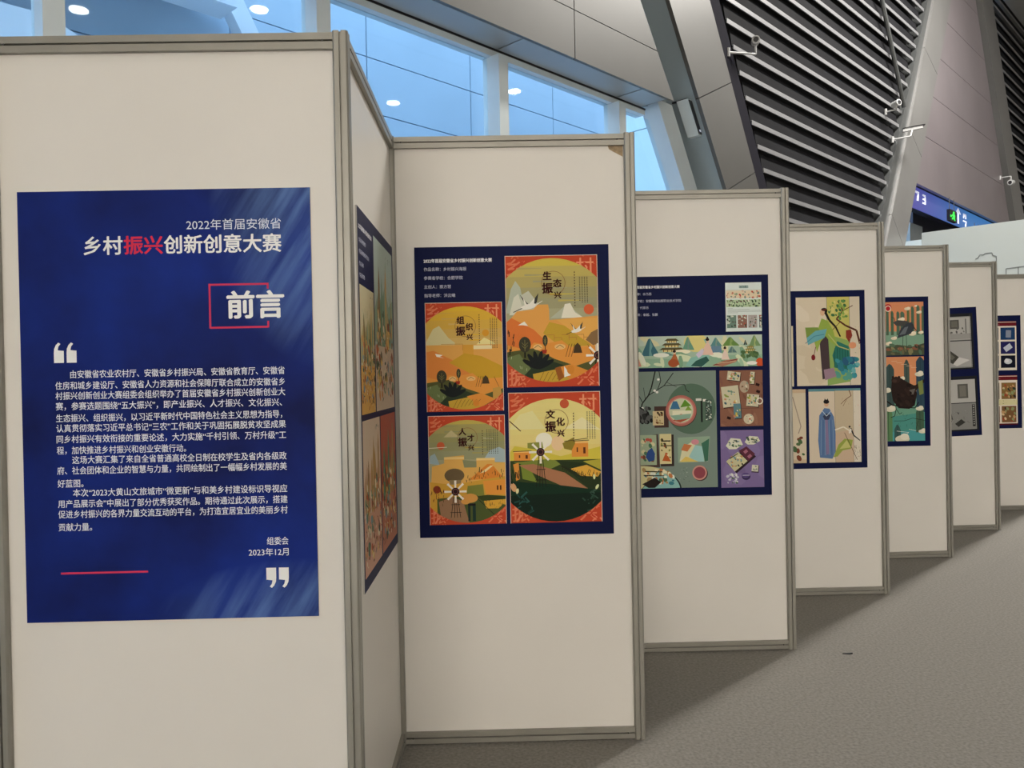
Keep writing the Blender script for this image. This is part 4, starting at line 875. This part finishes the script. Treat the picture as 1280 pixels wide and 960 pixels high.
# ------------------------------------------------------------------ board 4: robed women
def branchy(s, x, y, k, c='#5a2f22'):
    s.ln([(x, y), (x+.6*k, y+1.2*k), (x-.2*k, y+2.2*k), (x+.9*k, y+3*k), (x+2.2*k, y+3.6*k), (x+2.6*k, y+5.2*k)], .14*k, c, .26*k)
    s.ln([(x+.6*k, y+1.2*k), (x+1.8*k, y+.6*k)], .09*k, c).ln([(x+.2*k, y+2.6*k), (x-.8*k, y+3.6*k)], .07*k, c)
def lady1(s):
    V = s.V; s.bg('#dccfb8').spots(10, 0, 0, 46, V, 12, 26, ['#e2d6c2', '#d6c8ae', '#dfd2bb'], 91, 'e', .5)
    s.poly([(48, 0), (84, 0), (84, V*.95), (48, V)], '#c9c26c').poly([(48, V*.42), (84, V*.5), (84, V*.96), (48, V)], '#8fae62').r(84, 0, 16, V, '#d9cdb8').r(83.5, 0, .8, V, '#8a8a70').r(48, 0, .8, V*.6, '#8a8a70')
    branchy(s, 66, 6, 13); s.poly([(78, V*.38), (86, V*.37), (88, V*.44), (83, V*.52), (78, V*.46)], '#8a3526').spots(34, 52, 4, 80, 34, 1.5, 4, ['#5f8f4a', '#8aa850', '#3f6f44', '#d8cf80'], 92).spots(14, 84, V*.3, 99, V*.75, 1, 3, ['#d98a6a', '#8a9a70', '#b8a890'], 93, 'l')
    s.e(88, V*.55, 6, 5, '#e09a72'); s.poly([(56, V*.66), (64, V*.5), (82, V*.56), (86, V*.84), (60, V*.8)], '#2c7468')
    for i in range(6): s.ln([(60+i*4, V*.58), (59+i*4.4, V*.8)], .9, '#1d564e')
    s.spots(26, 62, V*.7, 96, V*.92, 4, 8, ['#3f94a0', '#2f7a8c', '#6fb4b8', '#58a090', '#2c5f80'], 94)
    s.poly([(36, V*.46), (44, V*.42), (50, V*.48), (52, V*.8), (58, V*.9), (40, V*.93), (38, V*.7)], '#4a3c40').poly([(42, V*.82), (58, V*.8), (62, V*.9), (44, V*.94)], '#a08494')
    s.poly([(34, V*.36), (40, V*.24), (50, V*.27), (58, V*.38), (64, V*.56), (52, V*.5), (46, V*.44), (38, V*.5), (32, V*.62), (28, V*.5)], '#98b04e')
    s.poly([(14, V*.34), (34, V*.34), (40, V*.42), (30, V*.48), (16, V*.46)], '#7f9a48').poly([(16, V*.46), (30, V*.38), (48, V*.36), (44, V*.46), (30, V*.5), (18, V*.54)], '#6aaab4').ln([(14, V*.52), (28, V*.44), (44, V*.42)], 1, '#3f7f94')
    s.ln([(30, V*.56), (27, V*.66)], 1, '#6a3030').e(26, V*.68, 3.2, 4.5, '#7c1f26')
    s.e(44.5, V*.155, 5, 4.6, '#1c1614', 16).e(41.5, V*.175, 3.8, 5, '#dcb391', 16).e(44, V*.14, 4.4, 2.4, '#1c1614', 16).ln([(46, V*.17), (52, V*.26), (62, V*.34), (69, V*.45)], 4, '#1c1614', 2.2).ln([(40, V*.145), (48, V*.14)], .9, '#a03a30')
    s.ln([(50, V*.42), (66, V*.56), (82, V*.6)], 1.6, '#b9bf78')
def lady2(s):
    V = s.V; s.bg('#dccdb8').r(0, 0, 100, V*.035, '#5f8f98').r(50, V*.03, 36, V*.96, '#c8b89c').poly([(50, V*.6), (86, V*.55), (86, V), (50, V)], '#cdb49a').r(50, 0, .7, V, '#7c7460').r(85.5, 0, .7, V, '#7c7460').r(86, V*.03, 14, V, '#dfd6c6')
    s.ln([(78, 3), (82, 14), (70, 22), (62, 30)], 1.6, '#6a3f30', .8).ln([(74, 19), (66, 34)], .7, '#6a3f30').spots(10, 56, 20, 84, 46, 1, 2.4, ['#8a5a44', '#a8704c'], 101, 'v').spots(10, 86, 6, 99, V*.5, 2, 5, ['#e8a890', '#c9b8a8', '#9aa89a'], 102, 'l')
    s.poly([(20, V*.36), (30, V*.26), (40, V*.27), (48, V*.38), (51, V*.62), (50, V*.86), (44, V*.95), (20, V*.93), (17, V*.7)], '#5d7ba6')
    for i in range(7): s.ln([(24+i*3.6, V*.42), (22+i*4.2, V*.9)], .7, '#3f5c8a' if i % 2 else '#8aa4c4')
    s.poly([(31, V*.4), (36, V*.4), (38, V*.88), (32, V*.9)], '#8a7a9c').poly([(27, V*.37), (34, V*.33), (42, V*.36), (38, V*.42), (30, V*.42)], '#39415c').ln([(26, V*.3), (34, V*.37), (43, V*.3)], 1.2, '#c4cfdc')
    s.e(34, V*.205, 4.4, 5.4, '#d8ae8c', 16).e(34, V*.175, 5.6, 4, '#1c181a', 16).poly([(30, V*.16), (31, V*.13), (34, V*.155), (37, V*.13), (38, V*.16)], '#1c181a')
    s.poly([(46, V*.93), (56, V*.76), (68, V*.68), (84, V*.7), (80, V*.82), (64, V*.84), (54, V*.92)], '#9aa84e').ln([(68, V*.6), (92, V*.97)], 1, '#5a4030').poly([(58, V*.82), (72, V*.7), (80, V*.8)], '#c8c87c')
    s.ln([(50, V*.56), (66, V*.52), (84, V*.6)], 2.4, '#e9e2d2'); s.ln([(80, V*.54), (86, V*.64), (98, V*.71)], 3, '#1a1a1c', 1.6).e(79, V*.58, 2.4, 5, '#e8e2d8', 12, 20).e(78, V*.52, 2, 2, '#2a2624')
    s.spots(12, 86, V*.84, 98, V*.98, 1, 3, ['#3a3a2c', '#a06048'], 103, 'l').spots(8, 88, V*.8, 98, V*.9, 3, 6, ['#8a7a60'], 104, 'v')
def lady3(s):
    V = s.V; s.bg('#d0b89a').r(0, 0, 60, V, '#c99e84').spots(14, 10, V*.06, 90, V*.6, 6, 14, ['#c87a68', '#b8624f', '#d99a84', '#d8c4a8'], 111).poly([(0, V*.7), (60, V*.74), (70, V), (0, V)], '#3f6a48').r(70, V*.05, 30, V*.9, '#d9ccb4').ln([(75, V*.1), (90, V*.5), (85, V*.6)], 2, '#a89888').spots(8, 72, V*.6, 96, V*.95, 3, 7, ['#4f6a44', '#7a3f2c'], 112)
def lady4(s):
    V = s.V; s.bg('#d8ccb4').spots(10, 10, V*.2, 90, V*.9, 8, 20, ['#c8bca4', '#dcd2bf', '#b8b09c'], 113).ln([(40, V*.3), (70, V*.5), (50, V*.7)], 3, '#9a8f80').spots(5, 40, V*.8, 90, V*.92, 5, 9, ['#4a3a34'], 114, 'v')
b4 = board(POST[3][0]-.912, 5.331-.0025, .853, 'navy poster board with paintings of two women in green and blue robes')
heading(b4, [T0, '作品名称：', '参赛者学校：', '主创人：', '指导老师：'], 255, 38)
sheet(b4, 'picture', lady1, 334, 44, 764, 638, 'painting of a woman in a green robe')
sheet(b4, 'picture', lady2, 409, 660, 760, 1156, 'painting of a woman in a blue robe')
sheet(b4, 'picture', lady3, 38, 660, 389, 1156, 'rose coloured blossom painting')
sheet(b4, 'picture', lady4, 38, 234, 312, 640, 'pale ink painting')

# ------------------------------------------------------------------ board 5: wading birds, dark animal on a branch
def cyl_peaks(s, V, cols, seed, y0, y1, base):
    rd = random.Random(seed); x = 2
    while x < 98:
        w = rd.uniform(7, 13); t = rd.uniform(y0, y1)*V; s.poly([(x, base*V), (x+.5, t+4), (x+w*.3, t), (x+w*.7, t+1), (x+w, t+6), (x+w, base*V)], rd.choice(cols)); s.ln([(x+w*.4, t+3), (x+w*.4, base*V)], .8, '#3f4a38'); x += w+rd.uniform(1, 7)
def birds(s):
    V = s.V; s.bg('#d98f66').r(0, V*.55, 100, V*.45, '#7fa48c'); cyl_peaks(s, V, ['#5f6a48', '#4c6a54', '#6f7a4c', '#54705c'], 121, .02, .2, .62)
    s.e(8, V*.1, 9, 9, '#b8242e').ringc(8, V*.12, 8, 2, '#f2e6d0', 16)
    for x, y, r_ in ((58, .13, 8), (88, .2, 7), (80, .08, 4), (22, .68, 8), (8, .78, 9), (92, .58, 7), (70, .96, 12), (70, .6, 10), (42, .33, 9)): s.e(x, V*y, r_, r_*.5, '#e9dcc0', 16).e(x+r_*.4, V*y-r_*.25, r_*.6, r_*.4, '#f0e6d0', 14)
    s.poly([(20, V*.38), (34, V*.34), (58, V*.36), (68, V*.42), (48, V*.46), (28, V*.44)], '#4a4a48').ln([(26, V*.38), (24, V*.3), (16, V*.28)], 2, '#3a3a38', .8)
    s.poly([(30, V*.68), (40, V*.5), (56, V*.4), (70, V*.38), (76, V*.48), (66, V*.6), (48, V*.64)], '#3a4048').poly([(36, V*.62), (50, V*.48), (60, V*.46), (52, V*.6)], '#6a7078').ln([(70, V*.42), (76, V*.5), (86, V*.58)], 4, '#33373c', 1).ln([(46, V*.62), (44, V*.86)], 1.2, '#2a2c2c').ln([(54, V*.6), (55, V*.86)], 1.2, '#2a2c2c')
    s.poly([(0, V*.84), (30, V*.8), (70, V*.84), (100, V*.78), (100, V), (0, V)], '#4c5440').spots(26, 0, V*.8, 100, V*.97, 4, 9, ['#6f6a4c', '#3a4034', '#87825c', '#55705a', '#8a5a44'], 122, 'e', .5)
def bear(s):
    V = s.V; s.bg('#dc9468').poly([(0, V*.5), (100, V*.45), (100, V), (0, V)], '#6fa38c').poly([(0, V*.72), (100, V*.66), (100, V), (0, V)], '#4f968c').poly([(0, V*.9), (100, V*.86), (100, V), (0, V)], '#4fa0a4')
    for x, w, y0, y1, c in ((4, 22, .08, .62, '#3d5352'), (50, 14, .03, .5, '#4a5a54'), (80, 22, .0, .66, '#2f4a5c'), (24, 16, .8, 1.0, '#3a5c58'), (78, 20, .6, .9, '#44604c'), (0, 20, .6, 1.0, '#5f8a5c')):
        s.poly([(x, V*y1), (x+.5, V*y0+12), (x+w*.35, V*y0+2), (x+w*.5, V*y0), (x+w*.75, V*y0+4), (x+w, V*y0+14), (x+w, V*y1)], c); s.ln([(x+w*.5, V*y0+4), (x+w*.5, V*y1-2)], 1, '#2a3a38')
    for i in range(5): s.ln([(20+i*12, V*(.05+.02*i)), (34+i*12, V*(.05+.02*i))], .8, '#e8c8a8')
    for x, y, r_ in ((88, .21, 11), (8, .4, 10), (16, .62, 13), (88, .62, 10), (94, .89, 10), (44, .975, 18), (45, .26, 8)): s.e(x, V*y, r_, r_*.5, '#e2dcc6', 16).e(x+r_*.3, V*y-r_*.3, r_*.6, r_*.45, '#ece6d4', 14)
    s.poly([(20, V*.27), (30, V*.23), (42, V*.25), (58, V*.3), (74, V*.34), (82, V*.44), (76, V*.58), (62, V*.62), (36, V*.61), (22, V*.52), (18, V*.4)], '#2a1d1a').poly([(60, V*.34), (78, V*.34), (100, V*.27), (100, V*.31), (80, V*.4), (66, V*.44)], '#2c201c').poly([(60, V*.4), (78, V*.38), (72, V*.46), (62, V*.44)], '#6c6660')
    s.e(30, V*.275, 11, 8, '#33231f').e(27, V*.285, 6, 4, '#4a342c').e(23, V*.24, 3, 3, '#2a1d1a').e(38, V*.24, 3, 3, '#2a1d1a').spots(20, 26, V*.34, 74, V*.58, 3, 7, ['#33241f', '#1f1513'], 131)
    s.ln([(0, V*.5), (20, V*.57), (46, V*.6), (76, V*.61), (86, V*.54)], 3, '#1c1614', 2).ln([(30, V*.6), (26, V*.7), (16, V*.72)], 1.6, '#1c1614').ln([(30, V*.62), (38, V*.68), (44, V*.66)], 1.3, '#1c1614').ln([(24, V*.76), (50, V*.76), (70, V*.73), (100, V*.76)], 1, '#1c1614').ln([(84, V*.76), (78, V*.86)], 1, '#1c1614').spots(24, 20, V*.68, 96, V*.84, 2, 4, ['#1c1614', '#24322c'], 132, 'v')
    s.poly([(84, V*.3), (96, V*.28), (98, V*.44), (88, V*.46)], '#7f8a4c').ln([(30, V*.88), (60, V*.9), (50, V*.93)], .9, '#e8f0e8').ln([(60, V*.86), (78, V*.88)], .8, '#e8f0e8')
b5 = board(POST[4][0]-.944, 6.333-.0025, .895, 'navy poster board with teal prints of wading birds above a dark bear on a branch')
sheet(b5, 'picture', birds, 450, 41, 760, 467, 'teal and orange print of wading birds')
sheet(b5, 'picture', bear, 430, 479, 756, 1153, 'teal and orange print of a dark bear on a branch')
sheet(b5, 'picture', birds, 38, 229, 432, 467, 'wide bird print'); heading(b5, [T0, '作品名称：'], 300, 38)

# ------------------------------------------------------------------ board 6: black and white photographs, hung askew
def bw(kind):
    def f(s):
        V = s.V; s.bg('#1f2126'); s.r(2, 8, 92, V-12, '#8f908e')
        if kind == 0:
            s.r(2, 10, 92, V*.4, '#b4b3b0').r(2, V*.48, 92, 2, '#3a3a3c').r(2, V*.50, 92, V*.45, '#a9a8a6').r(14, 18, 12, V*.22, '#4a4a48').r(40, 16, 24, V*.16, '#55544f').r(44, 19, 16, V*.11, '#6c6a64').spots(14, 36, V*.26, 80, V*.42, 2, 5, ['#5a5a58', '#7c7b78', '#3f3f3e'], 141).r(80, 14, 3, V*.3, '#6a6a68')
            s.r(2, V*.36, 92, V*.1, '#9d9c99'); s.poly([(6, V*.6), (20, V*.56), (60, V*.78), (44, V*.9), (6, V*.74)], '#474640').poly([(44, V*.9), (60, V*.78), (88, V*.84), (54, V*.94)], '#d0cfcc').poly([(12, V*.62), (20, V*.6), (50, V*.78), (42, V*.83)], '#6c6b62')
            s.r(92, 4, 1, V, '#4a4c50')
        else:
            s.r(2, 8, 92, V*.42, '#b9b8b5').r(26, 8, 2, V*.40, '#6a6a68').r(50, V*.14, 26, V*.26, '#5f5e59').r(55, V*.17, 16, V*.2, '#7a7871').r(4, V*.22, 8, V*.14, '#4a4a47').r(2, V*.48, 92, 2, '#343436').r(2, V*.50, 92, V*.46, '#8a8a88')
            s.poly([(20, V*.82), (24, V*.6), (30, V*.6), (36, V*.8), (30, V*.84)], '#4a4a48').spots(22, 26, V*.62, 76, V*.9, 2, 7, ['#5c5b58', '#a8a7a4', '#3e3e3d', '#777672'], 142, 'l').poly([(40, V*.86), (56, V*.78), (66, V*.84), (48, V*.92)], '#3a3a38').r(84, V*.52, 7, V*.4, '#2c2c2c')
            for i in range(9): s.r(86, V*(.53+.042*i), 3, V*.02, '#b0b0ae')
    return f
b6 = board(POST[5][0]-.935, 7.36-.0025, .862, 'navy poster board of black and white photographs, hanging slightly askew', tilt=-math.radians(1.8))
sheet(b6, 'picture', bw(0), 400, 55, 762, 575, 'black and white photographs of framed prints')
sheet(b6, 'picture', bw(1), 400, 640, 778, 1150, 'black and white photographs of still life')
# ------------------------------------------------------------------ board 7: dark red catalogue pages
def cat7(kind):
    def f(s):
        V = s.V; s.bg('#e9e0d2').r(0, 0, 100, V*.1, '#6a1420').r(0, V*.015, 100, V*.012, '#e8d8c8').spots(4, 20, V*.07, 60, V*.075, 1, 3, ['#d8a8a0'], 151, 'l')
        if kind == 0:
            for i, c in enumerate(('#1d3f6c', '#22225c', '#0e1226')):
                y = V*(.13+.285*i); s.r(4, y, 42, V*.25, '#1a2a50').r(52, y, 44, V*.25, c)
            s.poly(rotr(76, V*.26, 16, 22, 3), '#8a94a8').poly(rotr(74, V*.54, 24, 16, -35), '#c9cfe0').e(74, V*.82, 12, 8, '#d8dce4').e(70, V*.80, 6, 6, '#eceef4')
        else:
            for x, y, c in ((2, .15, '#5c4a38'), (52, .15, '#8a6a3c'), (2, .62, '#6a4430'), (52, .62, '#7c5a38')):
                s.r(x, V*y, 44, V*.33, c).spots(22, x+3, V*(y+.02), x+40, V*(y+.31), 2, 6, ['#c9a070', '#3a2c24', '#a04a30', '#8f9a6c', '#e0c89c', '#2c3a30'], int(x+y*100))
            s.r(0, V*.49, 100, V*.11, '#dcd6a8').spots(10, 4, V*.51, 90, V*.58, 2, 6, ['#8a8a5c'], 153, 'l').r(0, V*.97, 100, V*.03, '#5a1018')
    return f
b7 = board(POST[6][0]-.893, 8.36-.0025, .868, 'navy poster board with dark red headed catalogue pages, at the right edge')
sheet(b7, 'picture', cat7(0), 400, 60, 753, 580, 'catalogue page with dark blue pictures')
sheet(b7, 'picture', cat7(1), 400, 632, 754, 1158, 'catalogue page with brown pictures')
